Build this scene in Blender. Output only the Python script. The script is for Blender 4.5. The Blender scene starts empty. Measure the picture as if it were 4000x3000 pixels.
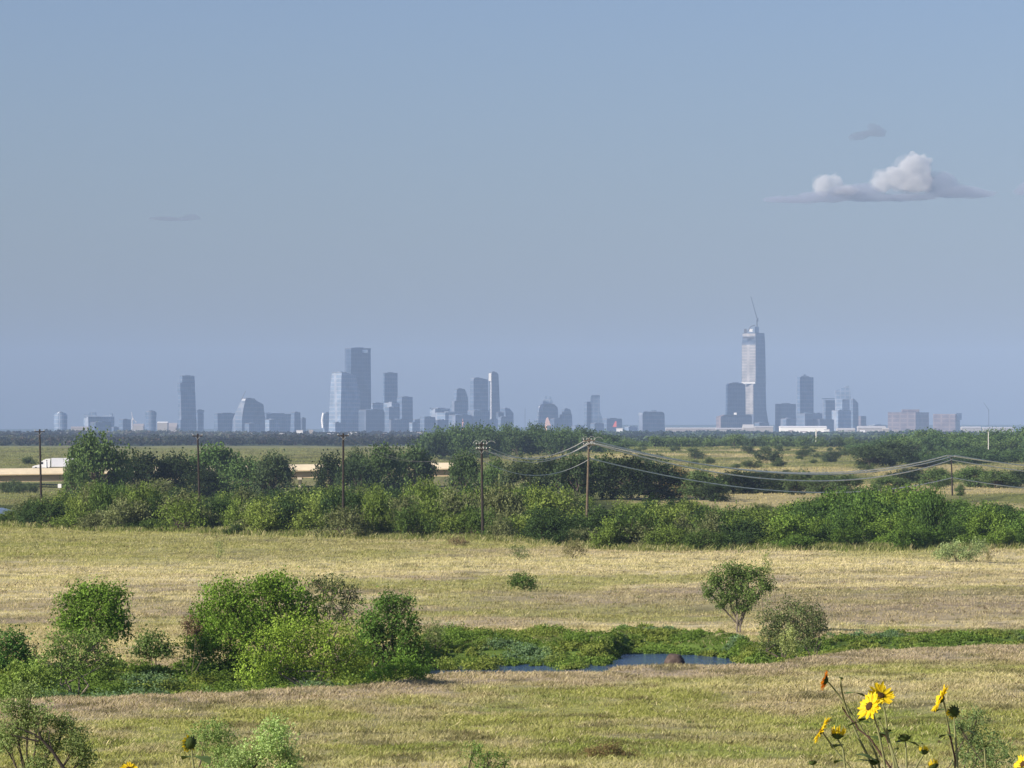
import bpy, math, random
import numpy as np
from mathutils import Vector, Matrix
R = math.radians
sc = bpy.context.scene
COL = sc.collection

# ------------------------------------------------------------------ camera
F = 18260.0            # focal length in photo pixels (4000 wide)
CZ = 13.6              # eye height above the meadow
PITCH = math.atan(190 / F)
cam_d = bpy.data.cameras.new('camera')
cam_d.sensor_width = 36.0
cam_d.lens = 36.0 * F / 4000.0
cam_d.clip_start = 0.5
cam_d.clip_end = 120000
cam = bpy.data.objects.new('camera', cam_d)
cam.location = (0, 0, CZ)
cam.rotation_euler = (R(90) + PITCH, 0, 0)
COL.objects.link(cam)
sc.camera = cam

# ------------------------------------------------------------------ sky, sun, exposure
SUN_EL, SUN_AZ = 26.0, -119.0        # azimuth from +Y, clockwise: behind the left shoulder
w = bpy.data.worlds.new('World')
sc.world = w
w.use_nodes = True
nt = w.node_tree
sky = nt.nodes.new('ShaderNodeTexSky')
sky.sky_type = 'NISHITA'
sky.sun_disc = False
sky.sun_elevation = R(SUN_EL)
sky.sun_rotation = R(SUN_AZ)
sky.air_density = 1.0
sky.dust_density = 1.15
sky.ozone_density = 2.0
tint = nt.nodes.new('ShaderNodeMix')
tint.data_type = 'RGBA'
tint.blend_type = 'MULTIPLY'
tint.inputs['Factor'].default_value = 1.0
tint.inputs['B'].default_value = (0.60, 0.64, 0.86, 1)
nt.links.new(sky.outputs[0], tint.inputs['A'])
nt.links.new(tint.outputs['Result'], nt.nodes['Background'].inputs[0])
nt.nodes['Background'].inputs[1].default_value = 0.080
sun_d = bpy.data.lights.new('sun', 'SUN')
sun_d.energy = 5.0
sun_d.angle = R(0.55)
sun_d.color = (1.0, 0.90, 0.76)
sun = bpy.data.objects.new('sun', sun_d)
sv = Vector((math.sin(R(SUN_AZ)) * math.cos(R(SUN_EL)), math.cos(R(SUN_AZ)) * math.cos(R(SUN_EL)), math.sin(R(SUN_EL))))
sun.rotation_euler = sv.to_track_quat('Z', 'Y').to_euler()
COL.objects.link(sun)
sc.view_settings.view_transform = 'Standard'
sc.view_settings.look = 'None'
sc.view_settings.exposure = 0.68
sc.view_settings.gamma = 1
cy = sc.cycles
cy.max_bounces = 4
cy.diffuse_bounces = 2
cy.glossy_bounces = 2
cy.transmission_bounces = 3
cy.volume_bounces = 1
cy.transparent_max_bounces = 6
cy.caustics_reflective = False
cy.caustics_refractive = False
cy.use_denoising = True
cy.sample_clamp_indirect = 4

# ------------------------------------------------------------------ helpers
def at(px, row, D):
    """point of photo pixel (px,row) at forward distance D"""
    u = (px - 2000) / F
    v = (1500 - row) / F
    dy = math.cos(PITCH) - v * math.sin(PITCH)
    dz = math.sin(PITCH) + v * math.cos(PITCH)
    return Vector((u / dy * D, D, CZ + dz / dy * D))

def tag(o, label=None, cat=None, group=None, kind=None):
    if label: o['label'] = label
    if cat: o['category'] = cat
    if group: o['group'] = group
    if kind: o['kind'] = kind
    return o

def empty(name, loc, label, cat, group=None, rz=0):
    o = bpy.data.objects.new(name, None)
    o.location = loc
    o.rotation_euler = (0, 0, rz)
    o.empty_display_size = 0.1
    COL.objects.link(o)
    return tag(o, label, cat, group)

def raw_mesh(name, V, Fc, mats, smooth=False, colors=None):
    """V (n,3) array, Fc (m,k) int array of k-gons"""
    V = np.asarray(V, dtype=np.float32)
    Fc = np.asarray(Fc, dtype=np.int32)
    me = bpy.data.meshes.new(name)
    m, k = Fc.shape
    me.vertices.add(len(V)); me.vertices.foreach_set('co', V.ravel())
    me.loops.add(m * k); me.loops.foreach_set('vertex_index', Fc.ravel())
    me.polygons.add(m)
    me.polygons.foreach_set('loop_start', np.arange(0, m * k, k, dtype=np.int32))
    if smooth:
        me.polygons.foreach_set('use_smooth', np.ones(m, dtype=bool))
    if colors is not None:
        a = me.color_attributes.new('col', 'FLOAT_COLOR', 'POINT')
        c = np.ones((len(V), 4), dtype=np.float32); c[:, :3] = colors
        a.data.foreach_set('color', c.ravel())
    me.update(calc_edges=True)
    me.validate()
    for mt in (mats if isinstance(mats, (list, tuple)) else [mats]):
        me.materials.append(mt)
    return me

class MB:
    """collects shapes and links them as one mesh object"""
    def __init__(s): s.v = []; s.f = []
    def add(s, vs, fs):
        o = len(s.v); s.v += [tuple(p) for p in vs]; s.f += [tuple(i + o for i in f) for f in fs]; return s
    def box(s, c, d, rz=0):
        cx, cy_, cz = c; a, b, h = d[0] / 2, d[1] / 2, d[2] / 2
        co, si = math.cos(rz), math.sin(rz)
        vs = []
        for z in (-h, h):
            for x, y in ((-a, -b), (a, -b), (a, b), (-a, b)):
                vs.append((cx + x * co - y * si, cy_ + x * si + y * co, cz + z))
        return s.add(vs, [(3, 2, 1, 0), (4, 5, 6, 7), (0, 1, 5, 4), (1, 2, 6, 5), (2, 3, 7, 6), (3, 0, 4, 7)])
    def tube(s, pts, rad, n=6, cap=True):
        pts = [Vector(p) for p in pts]
        rad = rad if isinstance(rad, (list, tuple)) else [rad] * len(pts)
        rings = []
        for i, p in enumerate(pts):
            t = (pts[min(i + 1, len(pts) - 1)] - pts[max(i - 1, 0)]).normalized()
            a = t.cross(Vector((0.13, 1, 0.07)))
            if a.length < 0.05: a = t.cross(Vector((1, 0, 0)))
            a.normalize(); b = t.cross(a)
            rings.append([p + (a * math.cos(2 * math.pi * k / n) + b * math.sin(2 * math.pi * k / n)) * rad[i] for k in range(n)])
        vs = [q for r in rings for q in r]; fs = []
        for i in range(len(pts) - 1):
            for k in range(n):
                k2 = (k + 1) % n
                fs.append((i * n + k, i * n + k2, (i + 1) * n + k2, (i + 1) * n + k))
        if cap:
            fs.append(tuple(range(n))); fs.append(tuple((len(pts) - 1) * n + k for k in reversed(range(n))))
        return s.add(vs, fs)
    def loft(s, rings):
        n = len(rings[0]); vs = [q for r in rings for q in r]; fs = []
        for i in range(len(rings) - 1):
            for k in range(n):
                k2 = (k + 1) % n
                fs.append((i * n + k, i * n + k2, (i + 1) * n + k2, (i + 1) * n + k))
        fs.append(tuple(reversed(range(n)))); fs.append(tuple((len(rings) - 1) * n + k for k in range(n)))
        return s.add(vs, fs)
    def build(s, name, mat, parent=None, smooth=False, loc=None):
        me = bpy.data.meshes.new(name)
        off = Vector(loc) if loc is not None else Vector((0, 0, 0))
        me.from_pydata([tuple(Vector(p) - off) for p in s.v], [], s.f)
        if smooth: me.polygons.foreach_set('use_smooth', [True] * len(me.polygons))
        me.update(); me.materials.append(mat)
        o = bpy.data.objects.new(name, me)
        COL.objects.link(o)
        if parent: o.parent = parent
        elif loc is not None: o.location = loc
        return o

def link_mesh(name, me, parent=None, loc=None):
    o = bpy.data.objects.new(name, me); COL.objects.link(o)
    if parent: o.parent = parent
    if loc is not None: o.location = loc
    return o

def copy_tree(o, parent=None):
    c = o.copy(); COL.objects.link(c); c.parent = parent
    for ch in o.children: copy_tree(ch, c)
    return c

# numpy noise
def vnoise(x, y, seed=0):
    x = np.asarray(x, float); y = np.asarray(y, float)
    xi = np.floor(x).astype(np.int64); yi = np.floor(y).astype(np.int64)
    fx = x - xi; fy = y - yi
    fx = fx * fx * (3 - 2 * fx); fy = fy * fy * (3 - 2 * fy)
    def h(a, b):
        n = (a * 374761393 + b * 668265263 + seed * 974634777) & 0x7fffffff
        n = ((n ^ (n >> 13)) * 1274126177) & 0x7fffffff
        return ((n ^ (n >> 16)) & 0xffff) / 65535.0
    return (h(xi, yi) * (1 - fx) + h(xi + 1, yi) * fx) * (1 - fy) + (h(xi, yi + 1) * (1 - fx) + h(xi + 1, yi + 1) * fx) * fy
def fbm(x, y, seed=0, o=3):
    s = 0; a = 0.5; t = 0
    for i in range(o):
        s = s + a * vnoise(x * 2 ** i, y * 2 ** i, seed + i * 17); t += a; a *= 0.55
    return s / t
def sstep(a, b, x):
    t = np.clip((np.asarray(x, float) - a) / (b - a), 0, 1); return t * t * (3 - 2 * t)

# ------------------------------------------------------------------ materials
def mat(name, color=(0.5, 0.5, 0.5), rough=0.8, metal=0.0, var=0.12, scale=3.0, spec=0.3, attr=False, obj_color=False):
    m = bpy.data.materials.new(name); m.use_nodes = True
    n = m.node_tree; b = n.nodes['Principled BSDF']
    b.inputs['Roughness'].default_value = rough; b.inputs['Metallic'].default_value = metal
    b.inputs['Specular IOR Level'].default_value = spec
    tc = n.nodes.new('ShaderNodeTexCoord'); no = n.nodes.new('ShaderNodeTexNoise')
    no.inputs['Scale'].default_value = scale; no.inputs['Detail'].default_value = 4
    n.links.new(tc.outputs['Object'], no.inputs['Vector'])
    mr = n.nodes.new('ShaderNodeMapRange')
    mr.inputs[1].default_value = 0.25; mr.inputs[2].default_value = 0.75
    mr.inputs[3].default_value = 1 - var; mr.inputs[4].default_value = 1 + var
    n.links.new(no.outputs['Fac'], mr.inputs[0])
    vm = n.nodes.new('ShaderNodeVectorMath'); vm.operation = 'SCALE'
    n.links.new(mr.outputs[0], vm.inputs['Scale'])
    if obj_color:
        oi = n.nodes.new('ShaderNodeObjectInfo'); n.links.new(oi.outputs['Color'], vm.inputs[0])
    else:
        vm.inputs[0].default_value = color
    n.links.new(vm.outputs[0], b.inputs['Base Color'])
    return m

def leaf_mat(name, transl=0.3, attr=None, scale=0.7, gain=1.0, var=.35, ivar=.3):
    """foliage: the object's own colour, varied per patch and per leaf side"""
    m = bpy.data.materials.new(name); m.use_nodes = True
    n = m.node_tree; n.nodes.clear()
    out = n.nodes.new('ShaderNodeOutputMaterial')
    if attr:
        src = n.nodes.new('ShaderNodeAttribute'); src.attribute_name = attr; base = src.outputs['Color']
    else:
        src = n.nodes.new('ShaderNodeObjectInfo'); base = src.outputs['Color']
    geo = n.nodes.new('ShaderNodeNewGeometry')
    no = n.nodes.new('ShaderNodeTexNoise'); no.inputs['Scale'].default_value = scale; no.inputs['Detail'].default_value = 3
    n.links.new(geo.outputs['Position'], no.inputs['Vector'])
    mr = n.nodes.new('ShaderNodeMapRange'); mr.inputs[1].default_value = 0.3; mr.inputs[2].default_value = 0.7
    mr.inputs[3].default_value = 1 - var; mr.inputs[4].default_value = 1 + var
    n.links.new(no.outputs['Fac'], mr.inputs[0])
    mr2 = n.nodes.new('ShaderNodeMapRange'); mr2.inputs[3].default_value = 1 - ivar; mr2.inputs[4].default_value = 1 + ivar
    n.links.new(geo.outputs['Random Per Island'], mr2.inputs[0])
    mu = n.nodes.new('ShaderNodeMath'); mu.operation = 'MULTIPLY'
    n.links.new(mr.outputs[0], mu.inputs[0]); n.links.new(mr2.outputs[0], mu.inputs[1])
    vm = n.nodes.new('ShaderNodeVectorMath'); vm.operation = 'SCALE'
    n.links.new(base, vm.inputs[0]); n.links.new(mu.outputs[0], vm.inputs['Scale'])
    d = n.nodes.new('ShaderNodeBsdfDiffuse'); t = n.nodes.new('ShaderNodeBsdfTranslucent'); mx = n.nodes.new('ShaderNodeMixShader')
    ty = n.nodes.new('ShaderNodeVectorMath'); ty.operation = 'MULTIPLY'; ty.inputs[1].default_value = (1.25, 1.35, 0.6)
    n.links.new(vm.outputs[0], ty.inputs[0])
    n.links.new(vm.outputs[0], d.inputs[0]); n.links.new(ty.outputs[0], t.inputs[0])
    mx.inputs[0].default_value = transl
    vm2 = n.nodes.new('ShaderNodeVectorMath'); vm2.operation = 'SCALE'; vm2.inputs['Scale'].default_value = gain; n.links.new(base, vm2.inputs[0]); n.links.new(vm2.outputs[0], vm.inputs[0])
    n.links.new(d.outputs[0], mx.inputs[1]); n.links.new(t.outputs[0], mx.inputs[2]); n.links.new(mx.outputs[0], out.inputs[0])
    return m

LEAF = leaf_mat('foliage', 0.24, gain=1.8, ivar=.22)
GRASS = leaf_mat('grass_blades', 0.35, attr='col', scale=0.35, gain=1.2, var=.2, ivar=.12)
BARK = mat('bark', (0.10, 0.08, 0.06), 0.95, var=0.35, scale=6)
BARK_PALE = mat('pale_bark', (0.20, 0.17, 0.13), 0.95, var=0.3, scale=6)

# ------------------------------------------------------------------ terrain
PL = np.array([(-200, 12), (10, 12), (16, 11.2), (60, 7), (120, 2.2), (165, .3), (190, 0), (690, 0), (1000, -2), (1450, -5), (1600, -5), (1750, 1),
               (3000, 1.4), (4200, 1.6), (7200, 4.0), (8600, 10.5), (9500, 6), (13500, 8), (18500, 12), (20500, 30), (23000, 30)], float)
PR = np.array([(-200, 12), (10, 12), (16, 11.2), (60, 7), (120, 2.2), (165, .3), (190, 0), (560, -0.15), (690, -0.6), (900, -1.0), (1000, 0), (1300, 1.5),
               (2400, 5.7), (3500, 1.5), (7200, 4.5), (8600, 10.5), (9500, 6), (13500, 9), (18500, 20), (20500, 48), (23000, 46)], float)
def crest_D(px):
    row = np.interp(px, [-400, 0, 500, 1000, 1500, 1720, 2350, 2420, 2600, 3000, 3150, 3300, 4000, 4400],
                    [2720, 2712, 2700, 2680, 2648, 2612, 2604, 2585, 2579, 2574, 2547, 2525, 2497, 2485])
    return 13.2 * F / (row - 1690)
def shore_D(px):
    w_ = np.interp(px, [1560, 1680, 2000, 2360, 2420, 2600, 2850, 2960],
                   [0, 1, 1, 1, 1, 1, 1, 0])
    row = np.interp(px, [1560, 1700, 2000, 2360, 2430, 2600, 2850, 2960], [2615, 2600, 2598, 2598, 2552, 2549, 2568, 2585])
    d = 14.55 * F / (row - 1690)
    return crest_D(px) + 14 + w_ * np.maximum(d - crest_D(px) - 14, 0), w_
def ground_z(x, D):
    x = np.asarray(x, float); D = np.asarray(D, float)
    px = np.clip(2000 + x * F / np.maximum(D, 60), -6000, 10000)
    t = sstep(1750, 2450, px)
    z = np.interp(D, PL[:, 0], PL[:, 1]) * (1 - t) + np.interp(D, PR[:, 0], PR[:, 1]) * t
    und = (fbm(x / 30 + 5, D / 42 + 9, 3) - 0.5) * 0.9 + (fbm(x / 7, D / 9, 8, 2) - 0.5) * 0.22
    z = z + und * sstep(175, 215, D) * (1 - sstep(1400, 2200, D) * 0.2) * np.where(D < 650, 1, 1 + sstep(650, 2500, D) * 1.6)
    cd = crest_D(px); sd, w_ = shore_D(px)
    z = z - und * np.exp(-((D - cd) / 22.0) ** 2) * (D < 420)
    # creek channel
    zc = np.where(w_ > 0.5, -1.7, -0.75)
    a = sstep(0, 6, D - cd); b = 1 - sstep(-1, 11, D - sd - 1.5)
    m = a * b
    return z * (1 - m) + zc * m + 0.15 * np.exp(-((D - cd + 3) / 4.0) ** 2) * (D < 400)

STRAW = np.array((.45, .395, .24)); TAN = np.array((.335, .285, .175)); PINK = np.array((.345, .285, .21))
OLIVE = np.array((.26, .265, .09)); GREEN = np.array((.105, .162, .034)); DARKG = np.array((.06, .075, .025))
def mixc(a, b, t): t = np.clip(t, 0, 1)[..., None]; return a * (1 - t) + b * t
def ground_col(x, D):
    x = np.asarray(x, float); D = np.asarray(D, float)
    px = 2000 + x * F / np.maximum(D, 60)
    n1 = fbm(x / 14 + 3, D / 22, 21, 4); n2 = fbm(x / 5, D / 8 + 7, 33, 3); n3 = fbm(x / 45 + 1, D / 16, 55, 3)
    cd = crest_D(px); sd, w_ = shore_D(px)
    one = np.ones(x.shape)
    near = mixc(mixc(OLIVE * one[..., None], TAN, sstep(.47, .66, n1)), PINK, sstep(.52, .75, n2) * .5)
    near = mixc(near, np.array((.20, .24, .06)), sstep(.56, .70, fbm(x / 9 + 2, D / 12 + 4, 91, 3)) * .7)
    near = mixc(near, STRAW, sstep(.55, .7, n3) * .5)
    near = mixc(near, PINK, sstep(-17, -8, D - cd + (n2 - .5) * 10) * .9)
    far = mixc(TAN * one[..., None], STRAW, sstep(.40, .62, n3))
    far = mixc(far, PINK * .85, sstep(.52, .68, n2) * .7)
    far = mixc(far, OLIVE, sstep(.50, .66, n1) * .75)
    band = np.exp(-((D - np.interp(px, [0, 2000, 4000], [455, 500, 480])) / 34.) ** 2)
    far = mixc(far, STRAW * 1.12, band * (.5 + .5 * n3))
    far = mixc(far, PINK * .82, np.exp(-((D - 375 - (n1 - .5) * 40) / 22.) ** 2) * .75 * sstep(1500, 2200, px))
    far = mixc(far, OLIVE * .95, sstep(470, 540, D) * (1 - sstep(900, 2300, px)) * .7)
    spots_ = sstep(.66, .74, fbm(x / 2.2, D / 2.6, 93, 2))
    near = mixc(near, np.array((.12, .11, .05)), spots_ * .7); far = mixc(far, np.array((.15, .14, .065)), spots_ * .6)
    c = mixc(near, far, sstep(0, 6, D - sd - 16))
    chan = sstep(0, 4, D - cd) * (1 - sstep(10, 18, D - sd))
    c = mixc(c, GREEN, chan)
    edge = np.interp(px, [-500, 0, 1000, 1900, 2500, 4500], [700, 690, 618, 592, 546, 546])
    c = mixc(c, DARKG, sstep(0, 8, D - edge))
    n4 = fbm(x / 60 + 8, D / 140, 77, 4); n5 = fbm(x / 16, D / 60, 78, 3)
    tt = sstep(1750, 2450, px)
    ff = mixc(mixc(np.array((.19, .20, .08)) * one[..., None], np.array((.22, .20, .09)), sstep(.45, .65, n5)), mixc(np.array((.36, .31, .16)) * one[..., None], np.array((.16, .175, .06)), sstep(.42, .6, n4)), tt)
    ff = mixc(ff, np.array((.075, .095, .035)), sstep(.56, .68, n5) * .6)
    c = mixc(c, ff, sstep(np.interp(px, [2300, 2600], [960, 830]), np.interp(px, [2300, 2600], [1050, 900]), D))
    c = mixc(c, np.array((.045, .06, .028)), sstep(np.interp(px, [1800, 2400], [4150, 2600]), np.interp(px, [1800, 2400], [4250, 2750]), D))
    return c

rings = np.concatenate([np.arange(-180, 180, 9.0), np.arange(180, 225, 2.0), np.arange(225, 345, 0.8), np.arange(345, 720, 2.5), np.geomspace(720, 23000, 190)])
uu = np.linspace(-1, 1, 301); uu = np.sign(uu) * np.abs(uu) ** 1.5
Dg, Ug = np.meshgrid(rings, uu, indexing='ij')
Xg = Ug * (130 + 0.40 * np.maximum(Dg, 0))
Zg = ground_z(Xg, Dg)
V = np.stack([Xg, Dg, Zg], -1).reshape(-1, 3)
nr, nc = Dg.shape
idx = np.arange(nr * nc).reshape(nr, nc)
Fc = np.stack([idx[:-1, :-1], idx[:-1, 1:], idx[1:, 1:], idx[1:, :-1]], -1).reshape(-1, 4)
GM = bpy.data.materials.new('meadow_ground'); GM.use_nodes = True
n = GM.node_tree; b = n.nodes['Principled BSDF']; b.inputs['Roughness'].default_value = 1; b.inputs['Specular IOR Level'].default_value = 0.05
at_ = n.nodes.new('ShaderNodeAttribute'); at_.attribute_name = 'col'
geo = n.nodes.new('ShaderNodeNewGeometry')
prev = None
for s_, lo, hi in ((0.12, .75, 1.25), (0.9, .7, 1.3), (5.0, .75, 1.25)):
    no = n.nodes.new('ShaderNodeTexNoise'); no.inputs['Scale'].default_value = s_; no.inputs['Detail'].default_value = 5; no.inputs['Roughness'].default_value = .65
    n.links.new(geo.outputs['Position'], no.inputs['Vector'])
    mr = n.nodes.new('ShaderNodeMapRange'); mr.inputs[1].default_value = .3; mr.inputs[2].default_value = .7; mr.inputs[3].default_value = lo; mr.inputs[4].default_value = hi
    n.links.new(no.outputs['Fac'], mr.inputs[0])
    if prev is None: prev = mr.outputs[0]
    else:
        mu = n.nodes.new('ShaderNodeMath'); mu.operation = 'MULTIPLY'; n.links.new(prev, mu.inputs[0]); n.links.new(mr.outputs[0], mu.inputs[1]); prev = mu.outputs[0]
vm = n.nodes.new('ShaderNodeVectorMath'); vm.operation = 'SCALE'
n.links.new(at_.outputs['Color'], vm.inputs[0]); n.links.new(prev, vm.inputs['Scale']); n.links.new(vm.outputs[0], b.inputs['Base Color'])
ground = link_mesh('ground', raw_mesh('ground', V, Fc, GM, smooth=True, colors=ground_col(Xg, Dg).reshape(-1, 3)))
tag(ground, kind='structure')

def gz(x, D): return float(ground_z(np.array([x]), np.array([D]))[0])
def gpt(px, D):
    x = (px - 2000) / F * D
    return Vector((x, D, gz(x, D)))
def D_of_row(px, row, lo=195, hi=1200):
    """distance at which the ground is seen at this photo row"""
    Ds = np.linspace(lo, hi, 1600)
    z = ground_z((px - 2000) / F * Ds, Ds)
    r = 1690 + (CZ - z) / Ds * F
    i = np.argmax(r <= row)
    return float(Ds[i])

# ------------------------------------------------------------------ water
WM = bpy.data.materials.new('creek_water'); WM.use_nodes = True
n = WM.node_tree; b = n.nodes['Principled BSDF']
b.inputs['Base Color'].default_value = (0.03, 0.06, 0.13, 1); b.inputs['Roughness'].default_value = 0.10; b.inputs['IOR'].default_value = 1.33
no = n.nodes.new('ShaderNodeTexNoise'); no.inputs['Scale'].default_value = 1.6; no.inputs['Detail'].default_value = 4
g2 = n.nodes.new('ShaderNodeNewGeometry'); n.links.new(g2.outputs['Position'], no.inputs['Vector'])
bp = n.nodes.new('ShaderNodeBump'); bp.inputs['Strength'].default_value = 1.0; bp.inputs['Distance'].default_value = 0.35
n.links.new(no.outputs['Fac'], bp.inputs['Height']); n.links.new(bp.outputs[0], b.inputs['Normal'])
m = MB(); pxs = np.arange(1540, 3000, 20)
vs = []; fs = []
for i, p in enumerate(pxs):
    for D in (crest_D(p) + 1, crest_D(p) + 52): vs.append(((p - 2000) / F * D, D, -0.95))
    if i: fs.append((2 * i - 2, 2 * i, 2 * i + 1, 2 * i - 1))
m.add(vs, fs); tag(m.build('creek_water', WM), kind='structure')
# river bend at the far left
m = MB(); a = [gpt(p, D) for p, D in ((-500, 800), (30, 805), (58, 850), (10, 880), (-500, 885))]
zz = max(q.z for q in a) + 0.35
m.add([(q.x, q.y, zz) for q in a], [(0, 1, 2, 3, 4)]); tag(m.build('river_water', WM), kind='structure')

# ------------------------------------------------------------------ grass (uncountable)
def blades(name, xs, Ds, hs, wd, cols, nb, spread, seed, lean=.35, matl=GRASS):
    r = np.random.default_rng(seed)
    N = len(xs); K = N * nb
    X = np.repeat(xs, nb) + r.normal(0, 1, K) * np.repeat(spread, nb)
    Y = np.repeat(Ds, nb) + r.normal(0, 1, K) * np.repeat(spread, nb)
    Z = ground_z(X, Y) - 0.03
    H = np.repeat(hs, nb) * r.uniform(.5, 1.2, K); W = np.repeat(wd, nb) * r.uniform(.6, 1.3, K)
    th = r.uniform(0, 2 * np.pi, K); dx, dy = np.cos(th) * W / 2, np.sin(th) * W / 2
    lx, ly = r.normal(0, lean, K) * H + .12 * H, r.normal(0, lean, K) * H
    P0 = np.stack([X - dx, Y - dy, Z], -1); P1 = np.stack([X + dx, Y + dy, Z], -1)
    P2 = np.stack([X + lx * .45 + dx * .7, Y + ly * .45 + dy * .7, Z + H * .6], -1); P3 = np.stack([X + lx, Y + ly, Z + H], -1)
    VV = np.stack([P0, P1, P2, P3], 1).reshape(-1, 3)
    FF = np.arange(K * 4).reshape(K, 4)
    C = np.repeat(np.repeat(cols, nb, 0) * r.uniform(.88, 1.14, (K, 1)), 4, 0)
    return raw_mesh(name, VV, FF, matl, colors=C)

rg = np.random.default_rng(5)
def field_points(N, D0, D1, pxm=800, power=1.0):
    t = rg.uniform(0, 1, N) ** power
    D = D0 + (D1 - D0) * t
    px = rg.uniform(-pxm, 4000 + pxm, N)
    return (px - 2000) / F * D, D, px
def edge_D(px): return np.interp(px, [-500, 0, 1000, 1900, 2500, 4500], [700, 690, 618, 592, 546, 546])
x1, D1, p1 = field_points(265000, 172, 330, power=0.8)
x2, D2, p2 = field_points(205000, 300, 700)
xs = np.concatenate([x1, x2]); Ds = np.concatenate([D1, D2]); ps = np.concatenate([p1, p2])
cd = crest_D(ps); sd, ww = shore_D(ps)
keep = (Ds < edge_D(ps) + 3) & ~((Ds > cd + 1) & (Ds < sd + 8))
clump = fbm(xs / 1.6, Ds / 2.2, 101, 2)
keep &= clump + rg.uniform(-.25, .25, len(xs)) > .36
xs, Ds, ps, clump = xs[keep], Ds[keep], ps[keep], clump[keep]
gc = ground_col(xs, Ds)
lum = rg.uniform(.92, 1.14, len(xs))[:, None]
pick = rg.uniform(0, 1, len(xs))[:, None]
gc = np.where(pick > .93, STRAW * 1.05, np.where(pick < .05, np.array((.10, .07, .04)), gc * 1.05)) * lum
hs = (0.08 + .19 * clump * rg.uniform(.4, 1.5, len(xs))) * (1 + sstep(330, 600, Ds) * .3)
wd = 0.022 + Ds / 600 * .045
grass = link_mesh('meadow_grass', blades('meadow_grass', xs, Ds, hs, wd, gc, 6, 0.13 + Ds / 600 * .2, 6, lean=.5))
tag(grass, 'dry straw coloured and olive grass covering the whole meadow', 'grass', kind='stuff')

# lush plants in the creek bed
px_ = rg.uniform(-600, 4700, 72000); off = rg.uniform(0, 1, 72000)
cd = crest_D(px_); sd, ww = shore_D(px_)
lo = np.where(ww > .5, sd - 1.0 - 4.5 * sstep(2420, 2340, px_) * (fbm(px_ / 45, px_ * 0 + 3, 19, 2) > .53), cd + 1.5)
top = sd + np.interp(px_, [0, 1600, 1750, 2300, 2450, 2700, 3000, 3300, 4000], [16, 24, 27, 27, 19, 18, 17, 15, 13]) * (0.55 + .7 * fbm(px_ / 60, px_ * 0, 9, 2))
Dc = lo + (top - lo) * off; xc = (px_ - 2000) / F * Dc
cl = fbm(xc / 1.3, Dc / 2.4, 60, 3)
kp = cl > .36
xc, Dc, cl, pxk = xc[kp], Dc[kp], cl[kp], px_[kp]
gcol = mixc(mixc(GREEN[None] * 1.15 * np.ones((len(xc), 1)), np.array((.17, .205, .05)), sstep(.45, .62, fbm(xc / 2.5, Dc / 4, 61, 3))), np.array((.13, .20, .10)), sstep(.62, .72, fbm(xc / 5, Dc / 5, 70, 2)))
r_ = np.random.default_rng(64); sel = r_.permutation(len(xc))[:9500]
xc, Dc, cl, pxk, gcol = xc[sel], Dc[sel], cl[sel], pxk[sel], gcol[sel]
hh = (.18 + .62 * sstep(.38, .75, cl) * np.interp(pxk, [0, 1600, 2300, 2450, 2700, 3100, 3300], [1, .85, .6, .42, .35, .35, .42])) * r_.uniform(.7, 1.4, len(xc))
K = 70
base = np.stack([np.repeat(xc, K), np.repeat(Dc, K), np.repeat(np.maximum(ground_z(xc, Dc), -.97), K)], -1)
dd_ = r_.normal(0, 1, (len(base), 3)); dd_ /= np.linalg.norm(dd_, axis=1)[:, None]; dd_[:, 2] = np.abs(dd_[:, 2])
HR = np.repeat(hh, K)[:, None]
pp = base + dd_ * HR * np.array((.95, .95, 1.0)) * r_.uniform(.45, 1.05, (len(base), 1))
nn_ = r_.normal(0, 1, pp.shape) + dd_ * .6 + (0, 0, .4); nn_ /= np.linalg.norm(nn_, axis=1)[:, None]
tt_ = np.cross(nn_, r_.normal(0, 1, pp.shape)); tt_ /= np.linalg.norm(tt_, axis=1)[:, None]; bb_ = np.cross(nn_, tt_)
LL = .13 * r_.uniform(.6, 1.4, (len(pp), 1))
q = np.stack([pp - tt_ * LL * .5, pp + bb_ * LL * .36, pp + tt_ * LL * .5, pp - bb_ * LL * .36], 1).reshape(-1, 3)
creek = link_mesh('creek_plants', raw_mesh('creek_plants', q, np.arange(len(q)).reshape(-1, 4), GRASS, colors=np.repeat(gcol * r_.uniform(.75, 1.25, (len(gcol), 1)), K * 4, 0)))
tag(creek, 'bright green waterside plants filling the creek bed and its far bank', 'waterside plants', kind='stuff')
# low weeds dotted through the meadow
Nw = 1500; pw = rg.uniform(-100, 4100, Nw); Dw = 185 + 420 * rg.uniform(0, 1, Nw) ** 1.2; xw = (pw - 2000) / F * Dw
kw = (np.abs(Dw - crest_D(pw) - 22) > 24) & (Dw < edge_D(pw) - 5) & (fbm(xw / 18, Dw / 25, 140, 2) + rg.uniform(-.15, .15, Nw) > .48)
xw, Dw = xw[kw], Dw[kw]; Nw = len(xw); Kw = 34
rw = rg.uniform(.10, .38, Nw) * (Dw / 300) ** .3; bw = np.stack([np.repeat(xw, Kw), np.repeat(Dw, Kw), np.repeat(ground_z(xw, Dw), Kw)], -1)
dw = rg.normal(0, 1, bw.shape); dw /= np.linalg.norm(dw, axis=1)[:, None]; dw[:, 2] = np.abs(dw[:, 2])
pq = bw + dw * np.repeat(rw, Kw)[:, None] * np.array((1.3, 1.3, 1.0)) * rg.uniform(.3, 1.05, (len(bw), 1))
nq = rg.normal(0, 1, pq.shape); nq /= np.linalg.norm(nq, axis=1)[:, None]; tq = np.cross(nq, rg.normal(0, 1, pq.shape)); tq /= np.linalg.norm(tq, axis=1)[:, None]; bq_ = np.cross(nq, tq)
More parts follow.
